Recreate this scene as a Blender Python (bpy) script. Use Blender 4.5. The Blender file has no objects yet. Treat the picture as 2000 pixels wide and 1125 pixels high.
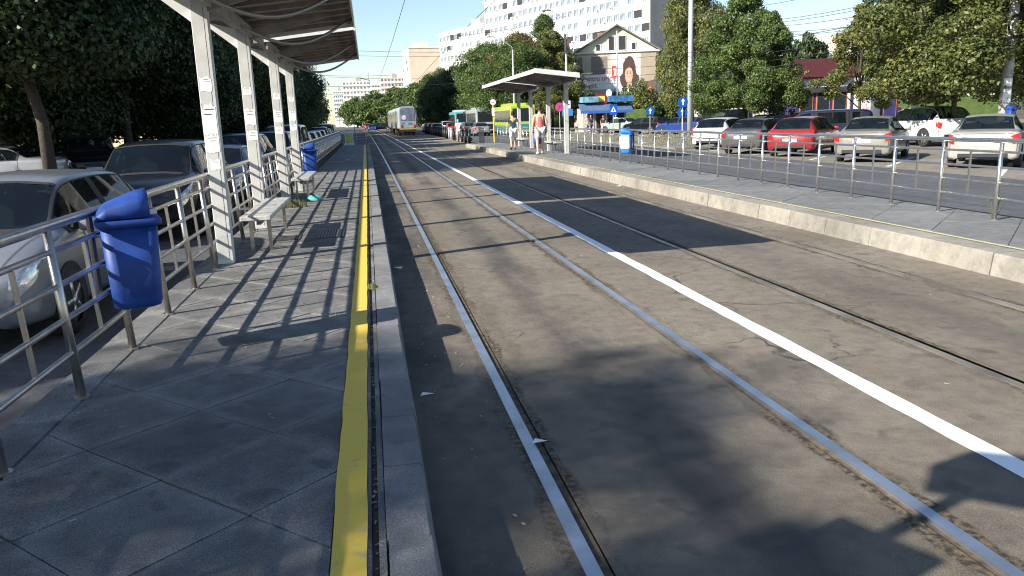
import bpy, bmesh, math, random
import numpy as np
from mathutils import Vector, Matrix, Euler
S = bpy.context.scene
COL = S.collection
R = math.radians
# ------------------------------------------------------------------ camera, sky, sun, exposure
FPX, CX, CY = 1570., 1000., 562.5
def _ray(px, py):
    v = np.array([px-CX, -(py-CY), -FPX]); return v/np.linalg.norm(v)
_f = _ray(718, 240); _w = _ray(718+1000*math.cos(R(2.08)), 240-1000*math.sin(R(2.08)))
_u = np.cross(_w, _f); _u /= np.linalg.norm(_u)
if _u[1] < 0: _u = -_u
ROT = np.array([np.cross(_f, _u), _f, _u])
EYE = np.array([0, 0, 1.72])
cd = bpy.data.cameras.new('camera'); cam = bpy.data.objects.new('camera', cd); COL.objects.link(cam)
cam.matrix_world = Matrix.Translation(Vector(EYE)) @ Matrix([list(r) for r in ROT]).to_4x4()
cd.sensor_width = 36; cd.lens = FPX/2000*36; cd.clip_start = .05; cd.clip_end = 4000
S.camera = cam
def at(px, py, Y):                       # surveyed point: sight line at a known distance down the street
    v = ROT @ np.array([px-CX, -(py-CY), -FPX]); return EYE + v*(Y/v[1])
def gnd(px, py, z=0.):
    v = ROT @ np.array([px-CX, -(py-CY), -FPX]); return EYE + v*((z-EYE[2])/v[2])

SUN_EL = R(30.3); SUN_AZ = math.atan2(-.915, -.403)     # direction to the sun, from +Y towards +X
sunv = Vector((math.sin(SUN_AZ)*math.cos(SUN_EL), math.cos(SUN_AZ)*math.cos(SUN_EL), math.sin(SUN_EL)))
world = bpy.data.worlds.new('World'); S.world = world; world.use_nodes = True
nt = world.node_tree; nt.nodes.clear()
sk = nt.nodes.new('ShaderNodeTexSky'); sk.sky_type = 'NISHITA'; sk.sun_disc = False
sk.sun_elevation = SUN_EL; sk.sun_rotation = SUN_AZ; sk.air_density = 1.0; sk.dust_density = .35; sk.ozone_density = 1.9
bg = nt.nodes.new('ShaderNodeBackground'); bg.inputs[1].default_value = .085
wo = nt.nodes.new('ShaderNodeOutputWorld')
nt.links.new(sk.outputs[0], bg.inputs[0]); nt.links.new(bg.outputs[0], wo.inputs[0])
sd = bpy.data.lights.new('sun', 'SUN'); sd.energy = 5.0; sd.angle = R(.55); sd.color = (1, .93, .82)
so = bpy.data.objects.new('sun', sd); COL.objects.link(so); so.rotation_euler = sunv.to_track_quat('Z', 'Y').to_euler()
S.view_settings.view_transform = 'Standard'; S.view_settings.look = 'None'
S.view_settings.exposure = 1.1; S.view_settings.gamma = 1; S.view_settings.use_curve_mapping = False
S.render.engine = 'CYCLES'; S.cycles.filter_width = 1.1; S.cycles.max_bounces = 6; S.cycles.transparent_max_bounces = 12

# ------------------------------------------------------------------ materials
MATS = {}
def mat(name, col, rough=.7, metal=0, var=.0, scale=4., bump=0., bscale=60., spec=.5, coat=0., col2=None, trans=0, emit=None, island=0.):
    if name in MATS: return MATS[name]
    m = bpy.data.materials.new(name); m.use_nodes = True; MATS[name] = m
    n = m.node_tree; b = n.nodes['Principled BSDF']; L = n.links.new
    b.inputs['Base Color'].default_value = (*col, 1); b.inputs['Roughness'].default_value = rough
    b.inputs['Metallic'].default_value = metal; b.inputs['Specular IOR Level'].default_value = spec
    b.inputs['Coat Weight'].default_value = coat; b.inputs['Coat Roughness'].default_value = .08
    tc = n.nodes.new('ShaderNodeTexCoord')
    if var or col2:
        no = n.nodes.new('ShaderNodeTexNoise'); no.inputs['Scale'].default_value = scale; no.inputs['Detail'].default_value = 8
        L(tc.outputs['Object'], no.inputs['Vector'])
        r = n.nodes.new('ShaderNodeValToRGB'); r.color_ramp.elements[0].position = .35; r.color_ramp.elements[1].position = .65
        c2 = col2 if col2 else tuple(c*(1+var) for c in col)
        c1 = col if col2 else tuple(c*(1-var) for c in col)
        r.color_ramp.elements[0].color = (*c1, 1); r.color_ramp.elements[1].color = (*c2, 1)
        L(no.outputs[0], r.inputs[0]); out = r.outputs[0]
        if island:
            g = n.nodes.new('ShaderNodeNewGeometry'); h = n.nodes.new('ShaderNodeHueSaturation')
            ma = n.nodes.new('ShaderNodeMapRange'); ma.inputs[3].default_value = 1-island; ma.inputs[4].default_value = 1+island
            L(g.outputs['Random Per Island'], ma.inputs[0]); L(ma.outputs[0], h.inputs['Value']); L(out, h.inputs['Color']); out = h.outputs[0]
        L(out, b.inputs['Base Color'])
    if bump:
        n2 = n.nodes.new('ShaderNodeTexNoise'); n2.inputs['Scale'].default_value = bscale; n2.inputs['Detail'].default_value = 6
        L(tc.outputs['Object'], n2.inputs['Vector'])
        bp = n.nodes.new('ShaderNodeBump'); bp.inputs['Strength'].default_value = bump; bp.inputs['Distance'].default_value = .02
        L(n2.outputs[0], bp.inputs['Height']); L(bp.outputs[0], b.inputs['Normal'])
    if trans:
        tr = n.nodes.new('ShaderNodeBsdfTranslucent'); mx = n.nodes.new('ShaderNodeMixShader'); mx.inputs[0].default_value = trans
        o = n.nodes['Material Output']; L(b.outputs[0], mx.inputs[1]); L(tr.outputs[0], mx.inputs[2]); L(mx.outputs[0], o.inputs[0])
        if b.inputs['Base Color'].links: L(b.inputs['Base Color'].links[0].from_socket, tr.inputs[0])
    if emit: b.inputs['Emission Color'].default_value = (*emit[:3], 1); b.inputs['Emission Strength'].default_value = emit[3]
    return m
def glassmat(name, tint, mixf, rough=.03):
    m = bpy.data.materials.new(name); m.use_nodes = True; n = m.node_tree; L = n.links.new; MATS[name] = m
    b = n.nodes['Principled BSDF']; b.inputs['Base Color'].default_value = (.01, .015, .02, 1); b.inputs['Roughness'].default_value = rough
    b.inputs['Specular IOR Level'].default_value = .75
    t = n.nodes.new('ShaderNodeBsdfTransparent'); t.inputs[0].default_value = (*tint, 1)
    mx = n.nodes.new('ShaderNodeMixShader'); mx.inputs[0].default_value = mixf
    L(b.outputs[0], mx.inputs[1]); L(t.outputs[0], mx.inputs[2]); L(mx.outputs[0], n.nodes['Material Output'].inputs[0]); return m
def ground_mat(name, base, light, speck, stain_x=(), crack=0., rails=False, tilevar=0., wear=.5, rough=.9, joints=None, patches=0.):
    """asphalt / stone: large blotches, fine aggregate, drips, long stains at given x, dirt beside rails, cracks"""
    m = bpy.data.materials.new(name); m.use_nodes = True; n = m.node_tree; L = n.links.new; MATS[name] = m
    b = n.nodes['Principled BSDF']; b.inputs['Roughness'].default_value = rough; b.inputs['Specular IOR Level'].default_value = .3
    geo = n.nodes.new('ShaderNodeNewGeometry'); P = geo.outputs['Position']
    def noise(sc, det=6, w=(1, 1, 1), rg=.55):
        mp = n.nodes.new('ShaderNodeMapping'); mp.inputs['Scale'].default_value = w; L(P, mp.inputs[0])
        t = n.nodes.new('ShaderNodeTexNoise'); t.inputs['Scale'].default_value = sc; t.inputs['Detail'].default_value = det; t.inputs['Roughness'].default_value = rg
        L(mp.outputs[0], t.inputs['Vector']); return t.outputs[0]
    def ramp(i, a, b_, c0=(0, 0, 0), c1=(1, 1, 1)):
        r = n.nodes.new('ShaderNodeValToRGB'); e = r.color_ramp.elements
        e[0].position = a; e[1].position = b_; e[0].color = (*c0, 1); e[1].color = (*c1, 1); L(i, r.inputs[0]); return r.outputs[0]
    def mix(f, a, b_, mode='MIX'):
        x = n.nodes.new('ShaderNodeMix'); x.data_type = 'RGBA'; x.blend_type = mode
        if hasattr(f, 'links') or hasattr(f, 'is_linked'): L(f, x.inputs[0])
        else: x.inputs[0].default_value = f
        for k, v in ((6, a), (7, b_)):
            if isinstance(v, tuple): x.inputs[k].default_value = (*v, 1)
            else: L(v, x.inputs[k])
        return x.outputs[2]
    def math_(op, a, b_=None, c=None):
        x = n.nodes.new('ShaderNodeMath'); x.operation = op
        for k, v in enumerate((a, b_, c)):
            if v is None: continue
            if isinstance(v, (int, float)): x.inputs[k].default_value = v
            else: L(v, x.inputs[k])
        return x.outputs[0]
    c = mix(ramp(noise(.55, 9), .32, .68), base, light)
    c = mix(ramp(noise(7, 6), .42, .62), c, mix(1., c, (.80, .80, .81), 'MULTIPLY'))
    c = mix(ramp(noise(170, 3, rg=.7), .42, .6), c, mix(1., c, (speck,)*3, 'MULTIPLY'))
    c = mix(math_('MULTIPLY', ramp(noise(45, 4), .60, .68), .6), c, mix(1., c, (1.5, 1.45, 1.4), 'MULTIPLY'))
    c = mix(math_('MULTIPLY', ramp(noise(4.5, 2, rg=.3), .66, .70), wear), c, mix(1., c, (.52, .53, .56), 'MULTIPLY'))   # drips and chewing gum
    if joints:
        ox, oy, hf = joints; q0 = n.nodes.new('ShaderNodeSeparateXYZ'); L(P, q0.inputs[0]); ee = []
        for sg in ('ADD', 'SUBTRACT'):
            a_ = math_('DIVIDE', math_('SUBTRACT', math_(sg, q0.outputs[0], q0.outputs[1]), (ox+oy) if sg == 'ADD' else (ox-oy)), 2*hf)
            fr = math_('ABSOLUTE', math_('SUBTRACT', math_('FRACT', math_('ADD', a_, .5)), .5)); ee.append(math_('SUBTRACT', .5, fr))
        e_ = math_('ADD', math_('MINIMUM', ee[0], ee[1]), math_('MULTIPLY', math_('SUBTRACT', noise(5, 5), .5), .12))
        c = mix(math_('MULTIPLY', ramp(e_, .0, .16, (1, 1, 1), (0, 0, 0)), .75), c, mix(1., c, (1.65, 1.63, 1.58), 'MULTIPLY'))
        c = mix(math_('MULTIPLY', ramp(noise(1.7, 7, rg=.6), .52, .66), .55), c, mix(1., c, (.62, .62, .64), 'MULTIPLY'))
    if tilevar:
        oi = n.nodes.new('ShaderNodeObjectInfo'); mr = n.nodes.new('ShaderNodeMapRange'); mr.inputs[3].default_value = 1-tilevar; mr.inputs[4].default_value = 1+tilevar
        L(oi.outputs['Random'], mr.inputs[0]); h = n.nodes.new('ShaderNodeHueSaturation'); L(mr.outputs[0], h.inputs['Value']); L(c, h.inputs['Color']); c = h.outputs[0]
    sp = n.nodes.new('ShaderNodeSeparateXYZ'); L(P, sp.inputs[0]); X = sp.outputs[0]
    wob = math_('MULTIPLY', math_('SUBTRACT', noise(2.2, 6, (1, .6, 1)), .5), .35)
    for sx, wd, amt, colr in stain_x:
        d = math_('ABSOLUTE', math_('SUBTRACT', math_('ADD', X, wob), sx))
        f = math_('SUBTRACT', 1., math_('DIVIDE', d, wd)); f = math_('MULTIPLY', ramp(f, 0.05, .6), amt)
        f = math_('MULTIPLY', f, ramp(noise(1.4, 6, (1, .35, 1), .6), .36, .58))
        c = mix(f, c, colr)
    if rails:
        for rx, side in ((.70, -1), (.81, 1), (2.17, -1), (2.28, 1), (3.80, -1), (3.91, 1), (5.24, -1), (5.35, 1)):
            d = math_('ABSOLUTE', math_('SUBTRACT', X, rx))
            w2 = math_('ADD', math_('MULTIPLY', noise(5.5, 8, (1, .45, 1), .65), .26), -.075)
            f = ramp(math_('SUBTRACT', w2, d), 0., .012)
            dirt = mix(ramp(noise(28, 6), .42, .6), (.035, .03, .024), (.17, .13, .085))
            c = mix(math_('MULTIPLY', f, math_('MULTIPLY', ramp(noise(1.1, 4, (1, .5, 1)), .36, .5), .95)), c, dirt)
            e = ramp(math_('ABSOLUTE', math_('SUBTRACT', w2, d)), .004, .012, (1, 1, 1), (0, 0, 0))
            c = mix(math_('MULTIPLY', e, .25), c, (.03, .027, .024))
    hgt = None
    if crack:
        mp = n.nodes.new('ShaderNodeMapping'); L(P, mp.inputs[0])
        wv = n.nodes.new('ShaderNodeTexNoise'); wv.inputs['Scale'].default_value = 3; wv.inputs['Detail'].default_value = 6; L(P, wv.inputs['Vector'])
        vm = n.nodes.new('ShaderNodeVectorMath'); vm.operation = 'MULTIPLY_ADD'; L(wv.outputs[1], vm.inputs[0]); vm.inputs[1].default_value = (.5, .5, 0); L(P, vm.inputs[2])
        vo = n.nodes.new('ShaderNodeTexVoronoi'); vo.feature = 'DISTANCE_TO_EDGE'; vo.inputs['Scale'].default_value = .62; L(vm.outputs[0], vo.inputs['Vector'])
        e = ramp(vo.outputs[0], .002, .008, (1, 1, 1), (0, 0, 0))
        e = math_('MULTIPLY', e, ramp(noise(.45, 3), .53, .60)); c = mix(math_('MULTIPLY', e, crack), c, (.04, .036, .032))
    if patches:
        br = ramp(noise(.25, 2, (1, .3, 1), .3), .52, .54); c = mix(math_('MULTIPLY', br, patches), c, mix(1., c, (.7, .71, .73), 'MULTIPLY'))
    L(c, b.inputs['Base Color'])
    bp = n.nodes.new('ShaderNodeBump'); bp.inputs['Strength'].default_value = .8; bp.inputs['Distance'].default_value = .009
    L(math_('ADD', noise(150, 3, rg=.7), math_('MULTIPLY', noise(14, 5), 1.3)), bp.inputs['Height']); L(bp.outputs[0], b.inputs['Normal'])
    return m
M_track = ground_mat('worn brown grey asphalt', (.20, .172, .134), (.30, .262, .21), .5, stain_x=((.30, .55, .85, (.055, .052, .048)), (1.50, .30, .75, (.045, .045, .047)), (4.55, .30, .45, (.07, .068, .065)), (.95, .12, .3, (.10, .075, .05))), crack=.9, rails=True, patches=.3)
M_road = ground_mat('blue grey road asphalt', (.090, .096, .106), (.125, .130, .140), .7, stain_x=(), crack=.4, wear=.25)
M_lot = ground_mat('pale dusty asphalt of the car park', (.20, .185, .16), (.29, .265, .225), .75, crack=.5)
M_earth = ground_mat('dry earth', (.10, .085, .06), (.16, .13, .09), .7)
M_tile = ground_mat('grey terrazzo paving', (.165, .166, .165), (.245, .242, .235), .42, tilevar=.10, wear=.6, joints=(-1.005, 3.945, .4375))
M_tileR = ground_mat('pale grey terrazzo paving', (.165, .175, .18), (.225, .23, .23), .75, tilevar=.06, wear=.3)
M_kerb = ground_mat('grey granite kerb', (.20, .205, .21), (.29, .29, .285), .62, tilevar=.08, wear=.3)
M_kerbR = ground_mat('weathered pale concrete kerb', (.24, .225, .19), (.40, .375, .32), .72, tilevar=.08, wear=.4)
M_slot = mat('dirt in the paving gaps', (.035, .032, .028), .95)
def paint_mat(name, col, under, lo=.44, hi=.60, sc=16):
    m = bpy.data.materials.new(name); m.use_nodes = True; n = m.node_tree; L = n.links.new; MATS[name] = m
    b = n.nodes['Principled BSDF']; b.inputs['Roughness'].default_value = .75
    g = n.nodes.new('ShaderNodeNewGeometry')
    a = n.nodes.new('ShaderNodeTexNoise'); a.inputs['Scale'].default_value = sc; a.inputs['Detail'].default_value = 9; a.inputs['Roughness'].default_value = .7; L(g.outputs['Position'], a.inputs['Vector'])
    a2 = n.nodes.new('ShaderNodeTexNoise'); a2.inputs['Scale'].default_value = 1.3; a2.inputs['Detail'].default_value = 5; L(g.outputs['Position'], a2.inputs['Vector'])
    r = n.nodes.new('ShaderNodeValToRGB'); r.color_ramp.elements[0].position = lo-.1; r.color_ramp.elements[1].position = hi-.1; r.color_ramp.elements[0].color = (*under, 1); r.color_ramp.elements[1].color = (*col, 1)
    ad = n.nodes.new('ShaderNodeMath'); ad.operation = 'ADD'; L(a.outputs[0], ad.inputs[0])
    s2 = n.nodes.new('ShaderNodeMath'); s2.operation = 'MULTIPLY_ADD'; L(a2.outputs[0], s2.inputs[0]); s2.inputs[1].default_value = .5; s2.inputs[2].default_value = -.22; L(s2.outputs[0], ad.inputs[1])
    L(ad.outputs[0], r.inputs[0]); L(r.outputs[0], b.inputs['Base Color']); return m
M_yellow = paint_mat('worn yellow line paint', (.66, .46, .06), (.30, .26, .17), .33, .56)
M_yellow2 = paint_mat('faded yellow line paint', (.55, .52, .24), (.30, .29, .24), .44, .66)
M_white = paint_mat('white road paint', (.85, .85, .85), (.34, .32, .29), .40, .50, 30)
M_white2 = paint_mat('faded white bay paint', (.60, .59, .56), (.22, .21, .19), .42, .60)
M_rail = mat('polished tram rail steel', (.40, .43, .47), .38, .85, var=.2, scale=3)
M_rail2 = mat('dull brownish tram rail', (.27, .24, .20), .5, .6, var=.35, scale=2)
M_railgroove = mat('rusty rail flange', (.10, .075, .05), .9, 0, var=.5, scale=14)
M_steel = mat('brushed stainless steel', (.50, .46, .41), .30, .95, var=.15, scale=9, bump=.05, bscale=200)
M_steelR = mat('bright stainless steel', (.66, .64, .60), .27, .95, var=.1, scale=9)
M_colw = mat('grimy white painted concrete', (.50, .50, .48), .65, var=.10, scale=5, bump=.1, bscale=80)
M_roofsheet = mat('grimy grey roof sheet', (.17, .15, .135), .55, .1, var=.35, scale=3)
M_roofrib = mat('dusty brown roof rib', (.22, .185, .16), .6, var=.35, scale=5)
M_fascia = mat('pale grey roof fascia', (.62, .62, .60), .5, var=.1, scale=6)
M_bracket = mat('grey brown painted bracket', (.26, .245, .235), .6, var=.15, scale=5)
M_bench = mat('mottled pale stone bench seat', (.42, .41, .39), .35, var=.25, scale=9, bump=.1)
M_binblue = mat('deep blue bin plastic', (.010, .050, .25), .55, var=.22, scale=7, bump=.12, bscale=14)
M_binblue2 = mat('bright blue bin plastic', (.03, .17, .50), .5, var=.08, scale=5)
M_paper = mat('white paper', (.80, .80, .78), .8)
M_ink = mat('dark print', (.06, .06, .06), .7)
M_black = mat('black rubber', (.018, .018, .018), .8)
M_blackp = mat('black plastic', (.02, .02, .022), .45)
M_dark = mat('dark interior', (.03, .03, .035), .8)
M_tyre = mat('tyre rubber', (.022, .022, .023), .85, var=.2, scale=10)
M_rim = mat('silver wheel rim', (.45, .46, .47), .3, .8)
M_glass = glassmat('tinted car glass', (.46, .55, .57), .55)
M_glassD = mat('dark window glass', (.02, .028, .035), .10, spec=.5)
M_pane = mat('window pane', (.16, .19, .22), .12, spec=.8, var=.5, scale=.6)
M_lampglass = mat('headlamp lens', (.55, .58, .60), .08, .6, spec=1, var=.4, scale=14)
M_amber = mat('warm headlamp glow', (1, .7, .4), .2, emit=(1, .72, .42, 1.3))
M_red = mat('tail lamp red', (.50, .012, .012), .18, spec=.8)
M_plate = mat('number plate', (.78, .78, .76), .4)
M_chrome = mat('chrome', (.75, .76, .78), .12, 1)
M_bark = mat('tree bark', (.060, .048, .038), .9, var=.35, scale=12, bump=.5, bscale=30)
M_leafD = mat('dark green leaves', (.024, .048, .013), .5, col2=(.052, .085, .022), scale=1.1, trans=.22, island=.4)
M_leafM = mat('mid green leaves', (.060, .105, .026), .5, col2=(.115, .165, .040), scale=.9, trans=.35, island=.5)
M_leafY = mat('yellowish green leaves', (.095, .125, .030), .55, col2=(.19, .19, .055), scale=.7, trans=.35, island=.4)
M_leafMY = mat('yellow tinged maple leaves', (.080, .110, .028), .5, col2=(.165, .175, .050), scale=1.3, trans=.35, island=.4)
M_leafO = mat('dry brownish leaves', (.14, .10, .035), .6, col2=(.20, .15, .06), scale=.8, trans=.3, island=.4)
M_grass = mat('dry grass', (.10, .13, .035), .8, col2=(.20, .18, .08), scale=3, island=.3)
M_wallW = mat('white apartment render', (.74, .73, .68), .85, var=.07, scale=.25)
M_wallG = mat('grey apartment end wall', (.32, .32, .31), .9, var=.12, scale=.3)
M_wallY = mat('cream yellow render', (.72, .62, .36), .85, var=.08, scale=.3)
M_wallP = mat('pale peach render', (.72, .60, .46), .85, var=.08, scale=.3)
M_frame = mat('white window frame', (.72, .72, .70), .6)
M_wood = mat('brown wood', (.20, .11, .05), .7, var=.3, scale=8)
M_conc = mat('old concrete pole', (.36, .35, .32), .9, var=.25, scale=4, bump=.3, bscale=30)
M_polepale = mat('pale galvanised pole', (.40, .43, .45), .55, .2, var=.1, scale=3)
M_wire = mat('overhead wire', (.03, .03, .032), .6)
M_signblue = mat('blue traffic sign', (.012, .10, .48), .4)
M_signwhite = mat('white sign face', (.82, .82, .82), .45)
M_signred = mat('red pink sign face', (.62, .06, .16), .45)
M_yelpole = mat('yellow painted pole', (.70, .50, .03), .5)
M_roofbrown = mat('rusty brown tiled roof', (.30, .17, .11), .85, var=.3, scale=2.5, bump=.4, bscale=12)
M_roofgrey = mat('dark grey sheet roof', (.14, .13, .125), .7, var=.2, scale=2)
def skinm(t): return mat('skin %d' % t, ((.62, .38, .27), (.46, .26, .17))[t], .55, spec=.4)
def cloth(name, c): return mat(name, c, .85, var=.1, scale=14, bump=.2, bscale=25)
def paint(name, c, metal=.3, dusty=0.):
    m = mat(name, c, .28, metal*.5, var=.06 if not dusty else dusty, scale=2.5, coat=.5, spec=.3); return m

# ------------------------------------------------------------------ object helpers
def tagp(o, label=None, cat=None, group=None, kind=None):
    if label: o['label'] = label
    if cat: o['category'] = cat
    if group: o['group'] = group
    if kind: o['kind'] = kind
    return o
def link(name, me, m=None, parent=None, smooth=False):
    o = bpy.data.objects.new(name, me); COL.objects.link(o)
    if m is not None and me is not None and len(me.materials) == 0: me.materials.append(m)
    if smooth and me is not None: me.polygons.foreach_set('use_smooth', [True]*len(me.polygons))
    if parent is not None: o.parent = parent
    return o
def thing(name, label, cat, loc=(0, 0, 0), rz=0., group=None, sc=None):
    o = bpy.data.objects.new(name, None); COL.objects.link(o); o.empty_display_size = .2
    o.location = loc; o.rotation_euler = (0, 0, rz)
    if sc: o.scale = (sc,)*3 if not isinstance(sc, tuple) else sc
    return tagp(o, label, cat, group)
class MB:
    def __init__(s): s.v = []; s.f = []
    def quad(s, *p):
        k = len(s.v); s.v += [tuple(q) for q in p]; s.f.append(tuple(range(k, k+len(p)))); return s
    def box(s, c, d, rz=0., M=None):
        x, y, z = (t/2 for t in d); k = len(s.v)
        for a, b, e in ((-x, -y, -z), (x, -y, -z), (x, y, -z), (-x, y, -z), (-x, -y, z), (x, -y, z), (x, y, z), (-x, y, z)):
            p = Vector((a, b, e))
            if M is not None: p = M @ p
            elif rz: p = Matrix.Rotation(rz, 3, 'Z') @ p
            s.v.append((p.x+c[0], p.y+c[1], p.z+c[2]))
        for q in ((0, 3, 2, 1), (4, 5, 6, 7), (0, 1, 5, 4), (1, 2, 6, 5), (2, 3, 7, 6), (3, 0, 4, 7)): s.f.append(tuple(k+i for i in q))
        return s
    def tube(s, pts, r, n=8, cap=True):
        pts = [Vector(p) for p in pts]; rs = r if isinstance(r, (list, tuple)) else [r]*len(pts); k = len(s.v); N = len(pts); ref = None
        for i, p in enumerate(pts):
            t = (pts[min(i+1, N-1)]-pts[max(i-1, 0)]).normalized()
            if ref is None: ref = Vector((0, 0, 1)) if abs(t.z) < .9 else Vector((1, 0, 0))
            a = t.cross(ref).normalized(); b = t.cross(a).normalized(); ref = -a.cross(t) if False else ref
            for j in range(n):
                w = 2*math.pi*j/n; q = p+(a*math.cos(w)+b*math.sin(w))*rs[i]; s.v.append(tuple(q))
        for i in range(N-1):
            for j in range(n): s.f.append((k+i*n+j, k+i*n+(j+1) % n, k+(i+1)*n+(j+1) % n, k+(i+1)*n+j))
        if cap: s.f.append(tuple(k+j for j in range(n))[::-1]); s.f.append(tuple(k+(N-1)*n+j for j in range(n)))
        return s
    def prism(s, poly, z0, z1, ax=2):       # poly of 2D points, extruded along axis
        k = len(s.v); n = len(poly)
        def P(a, b, c): return {2: (a, b, c), 0: (c, a, b), 1: (a, c, b)}[ax]
        for z in (z0, z1):
            for a, b in poly: s.v.append(P(a, b, z))
        s.f.append(tuple(range(k, k+n))[::-1]); s.f.append(tuple(range(k+n, k+2*n)))
        for i in range(n): s.f.append((k+i, k+(i+1) % n, k+n+(i+1) % n, k+n+i))
        return s
    def disc(s, c, r, th, ax='y', n=24):
        poly = [(r*math.cos(2*math.pi*i/n), r*math.sin(2*math.pi*i/n)) for i in range(n)]
        if ax == 'y': s.prism([(c[0]+a, c[2]+b) for a, b in poly], c[1]-th/2, c[1]+th/2, 1)
        elif ax == 'x': s.prism([(c[1]+a, c[2]+b) for a, b in poly], c[0]-th/2, c[0]+th/2, 0)
        else: s.prism([(c[0]+a, c[1]+b) for a, b in poly], c[2]-th/2, c[2]+th/2, 2)
        return s
    def grid(s, X, Y, Z):
        a, b = X.shape; k = len(s.v)
        s.v += list(zip(X.ravel().tolist(), Y.ravel().tolist(), Z.ravel().tolist()))
        for i in range(a-1):
            for j in range(b-1): s.f.append((k+i*b+j, k+i*b+j+1, k+(i+1)*b+j+1, k+(i+1)*b+j))
        return s
    def mesh(s, name='m'):
        me = bpy.data.meshes.new(name); me.from_pydata(s.v, [], s.f); me.validate()
        bm = bmesh.new(); bm.from_mesh(me); bmesh.ops.recalc_face_normals(bm, faces=bm.faces); bm.to_mesh(me); bm.free(); return me
    def build(s, name, m, parent=None, smooth=False): return link(name, s.mesh(name), m, parent, smooth)
def bevel(me, w, seg=2):
    bm = bmesh.new(); bm.from_mesh(me); bmesh.ops.remove_doubles(bm, verts=bm.verts, dist=1e-5)
    es = [e for e in bm.edges if len(e.link_faces) == 2 and e.calc_face_angle(0) > .5]
    bmesh.ops.bevel(bm, geom=es, offset=w, segments=seg, affect='EDGES', profile=.5); bm.to_mesh(me); bm.free(); return me
def copy_tree(o, parent=None):
    c = o.copy(); COL.objects.link(c); c.parent = parent
    for ch in list(KIDS.get(o.name, [])): copy_tree(ch, c)
    return c
KIDS = {}
def note_kids(root):
    ks = [x for x in COL.objects if x.parent is not None and x.parent.name == root.name]; KIDS[root.name] = ks
    for k in ks: KIDS[k.name] = [x for x in COL.objects if x.parent is not None and x.parent.name == k.name]
def text(name, s, size, m, parent, loc, rot=(math.pi/2, 0, 0), bold=.0):
    cu = bpy.data.curves.new(name, 'FONT'); cu.body = s; cu.size = size; cu.extrude = .004; cu.offset = bold
    t = bpy.data.objects.new(name, cu); COL.objects.link(t)
    me = bpy.data.meshes.new_from_object(t.evaluated_get(bpy.context.evaluated_depsgraph_get()))
    bpy.data.objects.remove(t); o = link(name, me, m, parent); o.location = loc; o.rotation_euler = rot
    if len(me.materials) == 0 or me.materials[0] is None:
        me.materials.clear(); me.materials.append(m)
    return o
def smooth01(a, b, y):
    t = min(1, max(0, (y-a)/(b-a))); return t*t*(3-2*t)
def BL(y): return -4e-5*y*abs(y)
def BRt(y): return .8*smooth01(36, 110, y) + .4*smooth01(90, 220, y)
def strip(mb, x0, x1, y0, y1, z0, z1=None, bend=BL, step=4., both=True):
    """long strip following the street's slight curve; z1 gives it a solid depth"""
    n = max(1, int((y1-y0)/step)); k = len(mb.v)
    for i in range(n+1):
        y = y0+(y1-y0)*i/n; b = bend(y) if y > 0 else 0
        xa = x0(y) if callable(x0) else x0; xb = x1(y) if callable(x1) else x1
        mb.v += [(xa+b, y, z0), (xb+b, y, z0)]
        if z1 is not None: mb.v += [(xa+b, y, z1), (xb+b, y, z1)]
    w = 2 if z1 is None else 4
    for i in range(n):
        a = k+i*w; c = a+w
        mb.f.append((a, a+1, c+1, c))
        if z1 is not None: mb.f += [(a+2, c+2, c+3, a+3), (a, c, c+2, a+2), (a+1, a+3, c+3, c+1)]
    if z1 is not None: mb.f += [(k, k+2, k+3, k+1), (k+n*4, k+n*4+1, k+n*4+3, k+n*4+2)]
    return mb
ZL, ZR, ZP = -.12, -.08, .22      # left road, right road, platforms
# ------------------------------------------------------------------ ground and roads
def setting(name, mb, m): o = mb.build(name, m); o['kind'] = 'structure'; return o
setting('ground', MB().quad((-900, -150, -.2), (1200, -150, -.2), (1200, 2500, -.2), (-900, 2500, -.2)), M_earth)
tb = MB()
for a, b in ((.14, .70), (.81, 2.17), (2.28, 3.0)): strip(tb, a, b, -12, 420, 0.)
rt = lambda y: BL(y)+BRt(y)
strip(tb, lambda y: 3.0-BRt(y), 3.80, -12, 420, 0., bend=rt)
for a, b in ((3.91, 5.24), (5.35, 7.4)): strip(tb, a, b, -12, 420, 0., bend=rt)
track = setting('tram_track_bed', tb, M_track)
rl = MB()
for x0, g in ((.70, 1), (2.215, -1)):
    strip(rl, x0, x0+.065, -12, 420, -.1, .004)
for x0, g in ((3.80, 1), (5.285, -1)):
    strip(rl, x0, x0+.065, -12, 420, -.1, .004, bend=rt)
def rail_obj(x0, gx, bend, label, m=None):
    r = thing('tram_rail', label, 'rail', group='tram rails')
    strip(MB(), x0, x0+.065, -12, 420, -.1, .004, bend=bend).build('rail_head', m or M_rail, r)
    strip(MB(), gx, gx+.045, -12, 420, -.1, -.014, bend=bend).build('flange_groove', M_railgroove, r)
rail_obj(.70, .765, BL, 'steel tram rail nearest the left platform kerb')
rail_obj(2.215, 2.17, BL, 'steel tram rail between the dark oil streak and the white line')
rail_obj(3.80, 3.865, rt, 'steel tram rail just right of the white line', M_rail2)
rail_obj(5.285, 5.24, rt, 'steel tram rail nearest the right platform kerb', M_rail2)
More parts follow.
